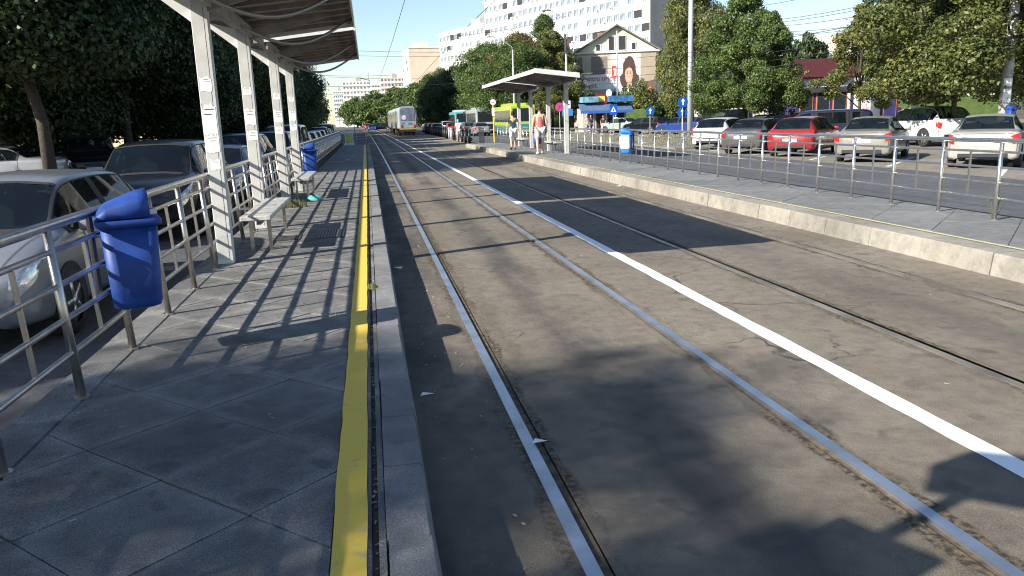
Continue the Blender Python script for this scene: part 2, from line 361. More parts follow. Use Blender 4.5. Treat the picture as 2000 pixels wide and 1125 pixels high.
# white dividing line, hand-painted wobbling edges
rnd = random.Random(4)
def wobble(x, a): 
    t = {}
    def f(y):
        k = round(y, 2)
        if k not in t: t[k] = x + rnd.uniform(-a, a)
        return t[k]
    return f
wl = MB(); strip(wl, wobble(2.875, .006), wobble(3.015, .006), -2, 60, .004, step=.25); strip(wl, 2.875, 3.015, 60, 300, .004)
setting('white_line', wl, M_white)
st = MB(); st.quad((-.5, 69.3, .004), (8.2, 71.5, .004), (8.2, 72.2, .004), (-.5, 69.8, .004)); setting('stop_line', st, M_white2)
lr = MB(); strip(lr, -9.6, -1.95, -12, 60, ZL); strip(lr, -9.6, .14, 60, 420, ZL); setting('left_road', lr, M_road)
rr = MB(); strip(rr, 8.2, 14.6, -12, 78, ZR); strip(rr, 7.4, 17.8, 78, 420, ZR, bend=rt); setting('right_road', rr, M_road)
pk = MB(); pk.quad((14.6, -12, ZR), (60, -12, ZR), (60, 60, ZR), (14.6, 60, ZR)); pk.quad((14.6, 60, ZR), (60, 60, ZR), (60, 110, ZR), (17.9, 110, ZR)); setting('parking_lot', pk, M_lot)
lp = MB(); strip(lp, -22, -9.6, -12, 420, ZL+.1); setting('left_pavement', lp, M_earth)
bl = MB()
for i in range(5):   # faded bay lines, at an angle to the road
    x0, y0 = 14.9+i*.02, 17.2+i*4.35; d = Vector((.70, .72)); p = Vector((d.y, -d.x))*.06
    q = [Vector((x0, y0))-p, Vector((x0, y0))+p, Vector((x0, y0))+d*4.8+p, Vector((x0, y0))+d*4.8-p]
    bl.quad(*[(a.x, a.y, ZR+.004) for a in q])
setting('bay_markings', bl, M_white2)

# ------------------------------------------------------------------ platforms
def clip(poly, ax, lim, keep_less):
    out = []
    for i in range(len(poly)):
        a, b = poly[i-1], poly[i]; ia = (a[ax] <= lim) == keep_less; ib = (b[ax] <= lim) == keep_less
        if ia != ib:
            t = (lim-a[ax])/(b[ax]-a[ax]); out.append((a[0]+(b[0]-a[0])*t, a[1]+(b[1]-a[1])*t))
        if ib: out.append(b)
    return out
def platform(name, xa, xb, y0, ysw, y1, m, ox, oy, half, z, bend, kerb_m):
    base = MB(); strip(base, xa, xb, y0, y1, -.15, z-.02, bend=bend); root = setting(name, base, M_slot)
    r2 = random.Random(7)
    far = MB()
    i0 = int((xa-ox)/half)-2; i1 = int((xb-ox)/half)+2
    for i in range(i0, i1+1):
        for j in range(int((y0-oy)/half)-1, int((y1-oy)/half)+2):
            if (i+j) % 2: continue
            cx, cy = ox+i*half, oy+j*half; h = half-.006
            p = [(cx-h, cy), (cx, cy-h), (cx+h, cy), (cx, cy+h)]
            for ax, lim, k in ((0, xa+.004, False), (0, xb-.004, True), (1, y0, False), (1, y1, True)): 
                p = clip(p, ax, lim, k) if p else p
            if len(p) < 3: continue
            ar = abs(sum(p[q-1][0]*p[q][1]-p[q][0]*p[q-1][1] for q in range(len(p))))/2
            if ar < .004: continue
            dz = r2.uniform(-.0025, .0025); ty = r2.uniform(-.003, .003); tx = r2.uniform(-.003, .003)
            if cy < ysw:
                b = MB(); n = len(p)
                b.v = [(x-cx+bend(y), y-cy, -.02) for x, y in p]+[(x-cx+bend(y), y-cy, dz+tx*(x-cx)+ty*(y-cy)) for x, y in p]
                b.f = [tuple(range(n, 2*n))]+[(q, (q+1) % n, n+(q+1) % n, n+q) for q in range(n)]
                o = b.build('paving_tile', m, root); o.location = (cx, cy, z)
            else:
                k = len(far.v); far.v += [(x+bend(y), y, z+dz) for x, y in p]; far.f.append(tuple(range(k, k+len(p))))
    fo = far.build('distant_paving', m, root); fo['kind'] = 'stuff'
    return root
platL = platform('left_platform', -1.72, -.235, -1.2, 20, 59, M_tile, -1.005, 3.945, .4375, ZP, BL, M_kerb)
# outer strip under the railing, inner edge strip, yellow line, kerb stones
def blocks(name, root, xa, xb, y0, y1, L, z0, z1, m, bend=BL, gap=.006, lean=0., jit=.004, rs=3, far=30, batter=0.):
    r2 = random.Random(rs); y = y0; fb = MB()
    while y < y1:
        l = L*r2.uniform(.94, 1.06); a, b = y+gap/2, min(y+l, y1)-gap/2; c = (a+b)/2; t = bend(c); dx = r2.uniform(-jit, jit)
        dz = r2.uniform(-jit, jit)*.5
        A, B = xa+t+dx, xb+t+dx; bb = .012
        pts = [(A, z0), (A, z1+dz), (B-bb, z1+dz), (B, z1+dz-bb), (B+batter, z0)] if batter >= 0 else [(B, z0), (B, z1+dz), (A+bb, z1+dz), (A, z1+dz-bb), (A+batter, z0)]
        if y < far:
            mb = MB(); mb.prism(pts, a-c, b-c, 1); o = mb.build(name, m, root); o.location = (0, c, 0)
        else: fb.prism(pts, a, b, 1)
        y += l
    if fb.v: o = fb.build(name, m, root); o['kind'] = 'stuff'
blocks('border_slab', platL, -1.98, -1.725, -1, 59, .9, -.15, ZP, M_tile, rs=5, far=16)
blocks('edge_slab', platL, -.232, -.088, -1.2, 59, 1.2, -.1, ZP-.001, M_tile, rs=9, far=14)
blocks('kerb_stone', platL, -.035, .135, -1.25, 59.3, .655, -.15, ZP+.004, M_kerb, rs=2, far=30, batter=.045)
fs = MB(); strip(fs, -.066, -.040, -1.2, 59, -.1, ZP-.006); fs.build('joint_filler', M_tile, platL)
fs = MB(); strip(fs, -.09, -.03, -1.2, 59, ZP-.028); fs.build('slot_dirt', M_earth, platL)
yl = MB(); strip(yl, wobble(-.236, .004), wobble(-.108, .003), -1.2, 57, ZP+.007, step=.2); yo = yl.build('yellow_safety_line', M_yellow, platL)
platR = platform('right_platform', 6.53, 8.18, 2, 17, 50.5, M_tileR, 7.2, 7.4, .60, ZP, BL, M_kerbR)
def xk(y): return 0
blocks('kerb_block', platR, 6.08, 6.40, 2, 51, 1.02, -.15, ZP+.005, M_kerbR, rs=12, far=60, batter=-.05, gap=.012, jit=.006)
blocks('edge_slab', platR, 6.405, 6.52, 2, 51, 1.4, -.1, ZP, M_tileR, rs=22, far=30)
yr = MB(); strip(yr, wobble(6.43, .004), wobble(6.485, .004), 2, 50, ZP+.007, step=.3); yr.build('yellow_safety_line', M_yellow2, platR)
# litter in the slot and weeds
def grass_tuft(x, y, z, n, h, spread, label, m=M_grass, group=None):
    b = MB(); r2 = random.Random(int(x*100)+int(y*10))
    for i in range(n):
        a = r2.uniform(0, 6.28); d = r2.uniform(0, spread); px, py = d*math.cos(a), d*math.sin(a); hh = h*r2.uniform(.4, 1); w = .004+.003*r2.random()
        lx, ly = r2.uniform(-.5, .5)*hh, r2.uniform(-.5, .5)*hh
        b.quad((px-w, py, 0), (px+w, py, 0), (px+lx*.5+w*.6, py+ly*.5, hh*.6), (px+lx*.5-w*.6, py+ly*.5, hh*.6)).quad((px+lx*.5-w*.6, py+ly*.5, hh*.6), (px+lx*.5+w*.6, py+ly*.5, hh*.6), (px+lx, py+ly, hh))
    o = b.build('weed_tuft', m); o.location = (x, y, z); tagp(o, label, 'weed', group, 'stuff'); return o
grass_tuft(-.06, 7.4, ZP, 40, .06, .05, 'green weed growing in the slot beside the yellow line')
grass_tuft(-1.45, 15.6, ZP, 260, .16, .22, 'clump of dry weeds at the foot of the third column')
grass_tuft(7.86, 9.1, ZP, 16, .40, .02, 'tall thin weed climbing beside a right railing post')
# drain grates and litter
def grate(x0, y0, x1, y1, label):
    t = thing('drain_grate', label, 'grate', ((x0+x1)/2, (y0+y1)/2, ZP+.003)); w, l = x1-x0, y1-y0
    b = MB(); b.box((0, 0, .001), (w, l, .004)); b.build('frame', mat('cast iron', (.05, .05, .052), .6, .6, var=.3, scale=20), t)
    g = MB(); n = 9
    for i in range(n): g.box((-w/2+w*(i+.5)/n, 0, .006), (w/n*.45, l*.9, .008))
    for i in range(5): g.box((0, -l/2+l*(i+.5)/5, .0065), (w*.9, .02, .008))
    g.build('grid', mat('worn iron', (.14, .14, .14), .5, .7), t)
grate(-.78, 11.0, -.42, 11.9, 'square iron grate in the paving near the yellow line')
grate(-1.32, 11.0, -1.0, 11.45, 'smaller iron grate in the paving beside the first bench')
for k, (x, y, z, sx, sy, lab) in enumerate(((.26, 4.93, 0, .05, .012, 'white scrap of paper by the left kerb'), (.24, 9.6, 0, .07, .05, 'small white paper scrap in the shade of the kerb'), (.79, 3.98, .006, .035, .03, 'folded white paper scrap against the first rail'), (5.9, 18.9, .0, .08, .06, 'pale paper scrap by the right kerb'))):
    b = MB(); b.quad((-sx, -sy, .004), (sx, -sy*.8, .012), (sx*.9, sy, .004), (-sx*.7, sy*.9, .02)); o = b.build('paper_scrap', M_paper); o.location = (x, y, z); o.rotation_euler = (0, 0, k*1.3); tagp(o, lab, 'litter', 'litter scraps')
bg_ = MB()
_a = np.linspace(0, 6.28, 14); 
X_, Y_, Z_ = [], [], []
for i in range(7):
    t = i/6*math.pi/2; rr_ = .17*math.cos(t)*(1+.15*np.sin(_a*3+i)); X_.append(rr_*np.cos(_a)); Y_.append(rr_*.7*np.sin(_a)); Z_.append(np.full(14, .09*math.sin(t)+.006)+.012*np.sin(_a*5))
bg_.grid(np.array(X_), np.array(Y_), np.array(Z_)); o = bg_.build('plastic_bag', mat('turquoise plastic film', (.10, .45, .42), .3, trans=0), smooth=True); o.location = (-1.18, 16.9, ZP); tagp(o, 'turquoise plastic bag lying beside the second bench', 'bag')

db = MB(); rd = random.Random(99)
for i in range(420):
    q = rd.random()
    if q < .45: x, y, z = rd.gauss(-.078, .006), rd.uniform(1.5, 14), ZP-.022
    elif q < .75: x, y, z = rd.uniform(.2, .62), rd.uniform(2, 16), .001
    elif q < .9: x, y, z = rd.uniform(-1.7, -.3), rd.uniform(2.5, 14), ZP+.002
    else: x, y, z = rd.uniform(.9, 5.8), rd.uniform(2.5, 16), .001
    a = rd.uniform(0, 3.14); l, w = rd.uniform(.004, .014), rd.uniform(.002, .005); M_ = Matrix.Rotation(a, 3, 'Z'); db.box((x, y, z+.002), (l*2, w*2, .004), M=M_)
o = db.build('litter_debris', mat('cigarette ends and crumbs', (.45, .42, .36), .9, col2=(.10, .08, .06), scale=8)); tagp(o, 'tiny cigarette ends and crumbs scattered in the slot and by the kerb', 'litter', kind='stuff')
# ------------------------------------------------------------------ railings
def railing(label, x, ys, z, lean, m, bend=BL, bars=(.86, .665, .47, .275), group=None, h=1.0, rb=.017):
    t = thing('platform_railing', label, 'railing', (x, ys[0], z), group=group)
    def L(y): return bend(y)-bend(ys[0])
    post = MB().tube([(0, 0, 0), (lean*h, 0, h-.02)], .0255, 10).mesh('post'); post.materials.append(m)
    flange = MB().tube([(0, 0, 0), (0, 0, .012)], .045, 12).mesh('flange'); flange.materials.append(m)
    ms = MB(); ms.box((lean*.57, 0, .57), (.022, .022, bars[0]-bars[-1]), M=Matrix.Rotation(lean, 3, 'Y')); mid = ms.mesh('mid'); mid.materials.append(m)
    for i, y in enumerate(ys):
        o = link('post', post, None, t, True); o.location = (L(y), y-ys[0], 0)
        if y < 16: f = link('base_flange', flange, None, o)
        if i < len(ys)-1:
            o = link('intermediate_post', mid, None, t); yy = (y+ys[i+1])/2; o.location = (L(yy)+lean*0, yy-ys[0], 0)
    N = len(ys)
    hb = MB()
    hb.tube([(L(y)+lean*h, y-ys[0], h) for y in [ys[0]-.3]+list(ys)+[ys[-1]+.05]], .030, 10); hb.build('handrail', m, t, True)
    for b in bars:
        MB().tube([(L(y)+lean*b, y-ys[0], b) for y in [ys[0]-.2]+list(ys)], rb, 6).build('crossbar', m, t, True)
    return t
ysL = [3.75-1.055*2+i*1.055 for i in range(54)]
railing('weathered steel railing along the left platform beside the car queue', -1.74, ysL, ZP, -.055, M_steel)
ysR = [9.02+1.05*i for i in range(-3, 26)]
railing('bright steel railing along the right platform in front of the parked cars', 7.80, [y for y in ysR if y < 32], ZP, .02, M_steelR)
railing('steel railing on the right platform behind the shelter columns', 8.05, [32.9+1.05*i for i in range(18)], ZP, .0, M_steelR, h=.98)
# end gate of the left platform
g = thing('end_barrier', 'thin metal barrier closing the far end of the left platform', 'barrier', (-2.15, 58.6, ZP))
MB().tube([(0, 0, 0), (0, 0, 1.02), (1.95, 0, 1.02), (1.95, 0, 0)], .03, 8).build('frame', M_steel, g)
for z in (.2, .4, .6, .8): MB().tube([(0, 0, z), (1.95, 0, z)], .014, 6).build('bar', M_steel, g)
for x in (.65, 1.3): MB().tube([(x, 0, 0), (x, 0, 1.02)], .014, 6).build('bar', M_steel, g)
wbx = thing('barrier_block', 'white plastic barrier with yellow panel behind the platform end', 'barrier', (-1.4, 60.2, ZP-.1))
b = MB(); b.prism([(-.42, 0), (.42, 0), (.3, .3), (.3, 1.0), (.22, 1.15), (-.22, 1.15), (-.3, 1.0), (-.3, .3)], -.15, .15, 1); b.build('body', M_signwhite, wbx)
MB().box((0, -.16, .6), (.5, .02, .6)).build('panel', mat('yellow green panel', (.65, .72, .08), .5), wbx)

# ------------------------------------------------------------------ tram stop shelters
def shelter(loc, mir, label, n_units, ucols, wing, ulen, group, posters=True, zt=2.86):
    """mir=+1: long wing towards +x (left platform); -1 mirrored. columns sit at x=0"""
    t = thing('tram_shelter', label, 'shelter', loc, group=group)
    s = mir; r2 = random.Random(5 if mir > 0 else 8)
    colme = MB(); colme.prism([(-.085, -.065), (.085, -.065), (.085, .065), (-.085, .065)], 0, zt, 2); cm = bevel(colme.mesh(), .006, 1); cm.materials.append(M_colw)
    for u in range(n_units):
        y0 = ucols[u][0]; 
        for yc in ucols[u][1]:
            c = link('column', cm, None, t); c.location = (0, yc, 0)
            sm = MB(); sm.box((s*.045, -.0655, zt/2), (.004, .002, zt-.1)); so_ = sm.build('seam', M_ink, c)
            br = MB(); br.prism([(s*.085, zt-.14), (s*.085, zt+.02), (s*1.2, zt+.24), (s*1.2, zt+.17)], -.02, .02, 1); o = br.build('bracket', M_bracket, t); o.location = (0, yc, 0)
            br = MB(); br.prism([(-s*.085, zt-.25), (-s*.085, zt+.02), (-s*.48, zt+.12), (-s*.48, zt+.07)], -.035, .035, 1); o = br.build('bracket', M_fascia, t); o.location = (0, yc, 0)
        # main wing: sheet, ribs, fascias
        w, rise = wing; x0, z0, x1, z1 = 0, zt+.02, s*w, zt+.02+rise
        sh = MB(); sh.prism([(x0, z0+.09), (x0, z0+.13), (x1, z1+.13), (x1, z1+.09)], y0, y0+ulen, 1); sh.build('roof_sheet', M_roofsheet, t)
        nr = 11
        for i in range(nr):
            y = y0+.12+(ulen-.24)*i/(nr-1)
            rb = MB(); rb.prism([(x0, z0+.03), (x0, z0+.0895), (x1-s*.04, z1+.0895), (x1-s*.04, z1+.03)], -.045, .045, 1); o = rb.build('roof_rib', M_roofrib, t); o.location = (0, y, 0)
        for y in (y0-.02, y0+ulen+.02):
            f = MB(); f.prism([(x0, z0-.02), (x0, z0+.16), (x1, z1+.17), (x1, z1-.0)], y-.018, y+.018, 1); f.build('end_fascia', M_fascia, t)
        f = MB(); f.box((x1+s*.012, y0+ulen/2, z1+.06), (.022, ulen+.08, .15)); f.build('edge_fascia', M_fascia, t)
        # short outer wing
        sh = MB(); sh.prism([(0, z0+.09), (0, z0+.125), (-s*.50, z0+.16), (-s*.50, z0+.12)], y0, y0+ulen, 1); sh.build('short_roof_sheet', M_roofsheet, t)
        sp = MB(); sp.box((-s*.01, y0+ulen/2, z0+.035), (.16, ulen, .11)); sp.build('spine_beam', M_bracket, t)
        f = MB(); f.box((s*.12, y0+ulen/2, z0-.045), (.03, ulen, .15)); f.build('spine_fascia', M_bracket, t)
        # curved tube braces
        for yb in ucols[u][2]:
            pts = []
            for i in range(13):
                a = i/12; pts.append((s*(.1+(w-.12)*a), yb+1.9*a, zt-.05+(rise+.12)*a - .34*math.sin(math.pi*a)*(1-.25*a)))
            MB().tube(pts, .022, 8).build('curved_brace', mat('grey steel tube', (.24, .23, .22), .4, .5), t, True)
    return t
shelter((-1.68, 0, ZP), 1, 'grey flat winged shelter with tall pale columns on the left platform', 2, [(7.5, [9.42, 12.55], [8.4, 11.4]), (14.4, [16.35, 19.5], [15.2, 18.0])], (1.56, .16), 6.4, 'tram stop shelters')
shelter((7.86, 0, ZP), -1, 'grey winged shelter on the right platform with two men beside it', 2, [(29.9, [32.1, 35.4], [31.]), (37.0, [39.3, 42.5], [38.])], (1.72, .20), 6.6, 'tram stop shelters')
# scraps of posters on the columns
sc = random.Random(31)
def poster(x, y, z, w, h, side, label):
    t = thing('torn_poster', label, 'poster', (x, y, z), group='torn posters on the shelter columns')
    b = MB(); n = 7; pts = [(-w/2, -h/2)]
    for i in range(n+1): pts.append((-w/2+w*i/n, -h/2-sc.uniform(0, .1)*h*(0 < i < n)))
    for i in range(n, -1, -1): pts.append((-w/2+w*i/n, h/2-sc.uniform(0, .25)*h))
    b.prism(pts[1:], 0, -.0015, 1); b.build('sheet', M_paper, t)
    k = 0
    for i in range(sc.randint(2, 4)):
        zz = h*.25-i*h*.16; ww = w*sc.uniform(.4, .75)
        MB().box((sc.uniform(-.1, .1)*w, -.0025, zz), (ww, .001, h*.03)).build('print_line', M_ink, t)
hts = [(1.62, .15, .34), (1.35, .14, .2), (1.98, .12, .16), (1.12, .1, .12)]
where = ['first', 'second', 'third', 'fourth']
for ci, yc in enumerate((9.42, 12.55, 16.35, 19.5)):
    for pi, (zz, w, h) in enumerate(hts[:4 if ci == 0 else 3]):
        lv = ['pasted at head height', 'pasted at chest height', 'pasted highest', 'pasted lowest'][pi]
        poster(-1.68+sc.uniform(-.01, .01), yc-.0665, ZP+zz+ci*.04, w, h*(1 if ci == 0 else .7), 1, 'torn white paper %s on the %s left shelter column' % (lv, where[ci]))
def bench(x, y, rz, z, L, label, back=False):
    t = thing('bench', label, 'bench', (x, y, z), rz, 'platform benches')
    me = MB().box((0, 0, .43), (.36, L, .06)).mesh(); o = link('seat', bevel(me, .01, 1), M_bench, t)
    for sy in (-1, 1):
        b = MB(); b.box((.11, sy*(L/2-.35), .2), (.04, .05, .40)); b.build('leg', M_steel, t)
        b = MB(); b.box((-.11, sy*(L/2-.35), .2), (.04, .05, .40)); b.build('leg', M_steel, t)
    MB().box((0, 0, .36), (.05, L-.5, .07)).build('beam', M_bracket, t)
    return t
bench(-1.40, 11.2, 0, ZP, 2.5, 'pale stone bench between the first two left columns')
bench(-1.42, 18.0, 0, ZP, 2.4, 'pale stone bench between the far two left columns')
bench(7.62, 33.8, 0, ZP, 2.3, 'pale bench under the near roof of the right shelter')
bench(7.62, 40.9, 0, ZP, 2.3, 'pale bench under the far roof of the right shelter')

def litter_bin(x, y, z, rz, m, label, sticker=False):
    t = thing('litter_bin', label, 'litter bin', (x, y, z), rz, 'blue litter bins')
    # tapered rounded body, lofted
    def ring(w, d, r, zz, n=6):
        pts = []
        for cx, cy, a0 in ((w/2-r, d/2-r, 0), (-w/2+r, d/2-r, 90), (-w/2+r, -d/2+r, 180), (w/2-r, -d/2+r, 270)):
            for i in range(n+1):
                a = R(a0+90*i/n); pts.append((cx+r*math.cos(a), cy+r*math.sin(a), zz))
        return pts
    def loft(rings, name, mm, closed=True):
        b = MB(); n = len(rings[0])
        for rg in rings: b.v += rg
        for i in range(len(rings)-1):
            for j in range(n): b.f.append((i*n+j, i*n+(j+1) % n, (i+1)*n+(j+1) % n, (i+1)*n+j))
        b.f.append(tuple(range(n))[::-1]); b.f.append(tuple((len(rings)-1)*n+j for j in range(n)))
        return b.build(name, mm, t, True)
    loft([ring(.25, .22, .06, 0), ring(.31, .28, .07, .012), ring(.335, .30, .07, .05), ring(.385, .34, .06, .56)], 'body', m)
    loft([ring(.425, .375, .06, .545), ring(.445, .395, .06, .55), ring(.445, .395, .06, .580), ring(.43, .38, .06, .590)], 'rim', m)
    # hood: arched over the depth, open at +y face
    b = MB(); n = 12; prof = []
    for i in range(n+1):
        a = math.pi*i/n; prof.append((-.20*math.cos(a), .60+.17*math.sin(a)**.42))
    for j, yy in enumerate((-.18, -.12, .06, .13)):
        k = (0.22, .55, .95, 1.04)[j]
        b.v += [(px*(.92+.08*k), yy, .60+(pz-.60)*k) for px, pz in prof]
    N = n+1
    for j in range(3):
        for i in range(n): b.f.append((j*N+i, j*N+i+1, (j+1)*N+i+1, (j+1)*N+i))
    b.f.append(tuple(range(N))); h = b.build('hood', m, t, True)
    sm = h.modifiers.new('s', 'SOLIDIFY'); sm.thickness = .008
    MB().box((0, .02, .61), (.36, .22, .012)).build('dark_opening', M_black, t)
    b = MB()
    for i in range(8): b.box((sc.uniform(-.12, .12), .11+sc.uniform(-.03, .04), .625), (.07, .05, .03), rz=sc.uniform(0, 3))
    b.build('litter_heap', M_paper, t)
    MB().tube([(0, -.22, .1), (0, -.22, .62)], .02, 8).build('bracket', M_blackp, t)
    if sticker: MB().box((-.205, .0, .36), (.004, .26, .40)).build('white_label', M_signwhite, t)
    return t
litter_bin(-1.60, 5.62, ZP+.36, R(-72), M_binblue, 'deep blue hooded litter bin hanging on the near left railing')
litter_bin(-1.52, 21.3, ZP+.3, R(-80), M_binblue, 'blue litter bin past the last column of the left shelter')
litter_bin(7.62, 23.6, ZP+.32, R(60), M_binblue2, 'bright blue litter bin with white side on the right railing', True)
litter_bin(7.70, 37.2, ZP+.25, R(60), M_binblue, 'blue litter bin behind the man in the pink shirt')
MB_ = MB().box((0, 0, 0), (.14, .004, .2)); o = MB_.build('notice', M_paper); o.location = tuple(at(1250, 273, 22.0)); o.rotation_euler = (0, 0, R(30)); tagp(o, 'small white notice tied to the right railing beside the bin', 'notice')

# ------------------------------------------------------------------ cars
def pchip(x, y, xi):
    x = np.asarray(x, float); y = np.asarray(y, float); h = np.diff(x); d = np.diff(y)/h; m = np.zeros_like(y)
    for i in range(1, len(x)-1):
        if d[i-1]*d[i] > 0:
            w1 = 2*h[i]+h[i-1]; w2 = h[i]+2*h[i-1]; m[i] = (w1+w2)/(w1/d[i-1]+w2/d[i])
    m[0] = d[0]; m[-1] = d[-1]
    k = np.clip(np.searchsorted(x, xi, 'right')-1, 0, len(x)-2); t = (xi-x[k])/h[k]
    return y[k]*(1+2*t)*(1-t)**2 + h[k]*m[k]*t*(1-t)**2 + y[k+1]*t*t*(3-2*t) + h[k]*m[k+1]*t*t*(t-1)
# stations: y, half width, z bottom, z belt, half width at roof edge, z roof
CAR = {
 'hatch': dict(st=[(-2.08, .62, .36, .74, .50, .78), (-2.02, .80, .27, .86, .62, .90), (-1.90, .86, .24, .95, .66, 1.0), (-1.62, .872, .22, .965, .60, 1.30), (-1.30, .872, .2, .955, .60, 1.41), (-.5, .875, .19, .94, .61, 1.46), (.15, .875, .19, .925, .60, 1.455), (.55, .875, .19, .915, .585, 1.40), (1.28, .870, .19, .90, .70, .985), (1.62, .86, .2, .86, .66, .925), (1.92, .82, .22, .77, .60, .82), (2.06, .70, .24, .66, .52, .70), (2.11, .55, .30, .60, .42, .62)], wh=(-1.28, 1.33, .315), win=(3.0, 7.9), ws=(7.05, 8.0), rw=(2.1, 3.9), bp=(5.35, 5.5), rp=(3.65, 3.8)),
 'sedan': dict(st=[(-2.22, .62, .34, .80, .50, .85), (-2.16, .80, .27, .90, .62, .955), (-2.02, .85, .24, .95, .66, 1.0), (-1.55, .862, .22, .95, .66, 1.04), (-.98, .865, .2, .945, .57, 1.37), (-.4, .865, .19, .93, .585, 1.43), (.15, .865, .19, .92, .58, 1.425), (.50, .865, .19, .91, .57, 1.37), (1.22, .86, .19, .89, .70, .975), (1.60, .85, .2, .85, .66, .92), (1.98, .81, .22, .77, .60, .82), (2.14, .70, .24, .66, .52, .70), (2.19, .55, .30, .60, .42, .62)], wh=(-1.32, 1.34, .31), win=(3.25, 7.9), ws=(7.05, 8.0), rw=(3.05, 4.0), bp=(5.25, 5.4), rp=(99, 99)),
 'suv': dict(st=[(-2.20, .66, .42, .86, .54, .9), (-2.14, .84, .34, .98, .66, 1.02), (-2.02, .90, .30, 1.06, .70, 1.12), (-1.80, .915, .28, 1.08, .66, 1.45), (-1.50, .915, .26, 1.07, .655, 1.60), (-.5, .92, .26, 1.05, .66, 1.67), (.2, .92, .26, 1.04, .655, 1.66), (.6, .92, .26, 1.03, .64, 1.60), (1.22, .91, .26, 1.01, .74, 1.12), (1.62, .90, .27, .98, .70, 1.07), (1.98, .86, .3, .90, .66, .97), (2.14, .76, .32, .78, .58, .84), (2.20, .62, .36, .70, .48, .74)], wh=(-1.33, 1.34, .36), win=(2.6, 7.9), ws=(7.05, 8.0), rw=(2.1, 3.9), bp=(5.3, 5.45), rp=(3.8, 3.95)),
 'van': dict(st=[(-2.3, .72, .40, .9, .62, 1.0), (-2.25, .90, .32, 1.05, .74, 1.2), (-2.18, .93, .28, 1.08, .76, 1.70), (-2.0, .935, .26, 1.08, .76, 1.86), (-1.4, .935, .25, 1.08, .77, 1.90), (-.4, .94, .25, 1.07, .77, 1.91), (.7, .94, .25, 1.06, .76, 1.89), (1.05, .94, .25, 1.05, .74, 1.82), (1.72, .93, .25, 1.03, .76, 1.15), (1.95, .92, .26, .98, .72, 1.05), (2.15, .87, .28, .88, .66, .93), (2.27, .76, .3, .76, .58, .80), (2.3, .6, .34, .68, .48, .70)], wh=(-1.45, 1.42, .34), win=(3.4, 7.9), ws=(7.05, 8.0), rw=(1.7, 2.8), bp=(5.6, 5.8), rp=(4.2, 4.4)),
}
CAR['wagon'] = dict(CAR['sedan']); CAR['wagon'] = dict(st=[(-2.22, .62, .34, .80, .50, .85), (-2.17, .80, .27, .90, .64, .96), (-2.08, .85, .24, .95, .66, 1.08), (-1.9, .862, .22, .95, .60, 1.32), (-1.5, .865, .2, .945, .585, 1.42), (-.4, .865, .19, .93, .585, 1.45), (.15, .865, .19, .92, .58, 1.435), (.50, .865, .19, .91, .57, 1.38)]+CAR['sedan']['st'][8:], wh=(-1.32, 1.34, .31), win=(2.6, 7.9), ws=(7.05, 8.0), rw=(2.1, 3.9), bp=(5.3, 5.42), rp=(3.9, 4.02))
CARM = {}
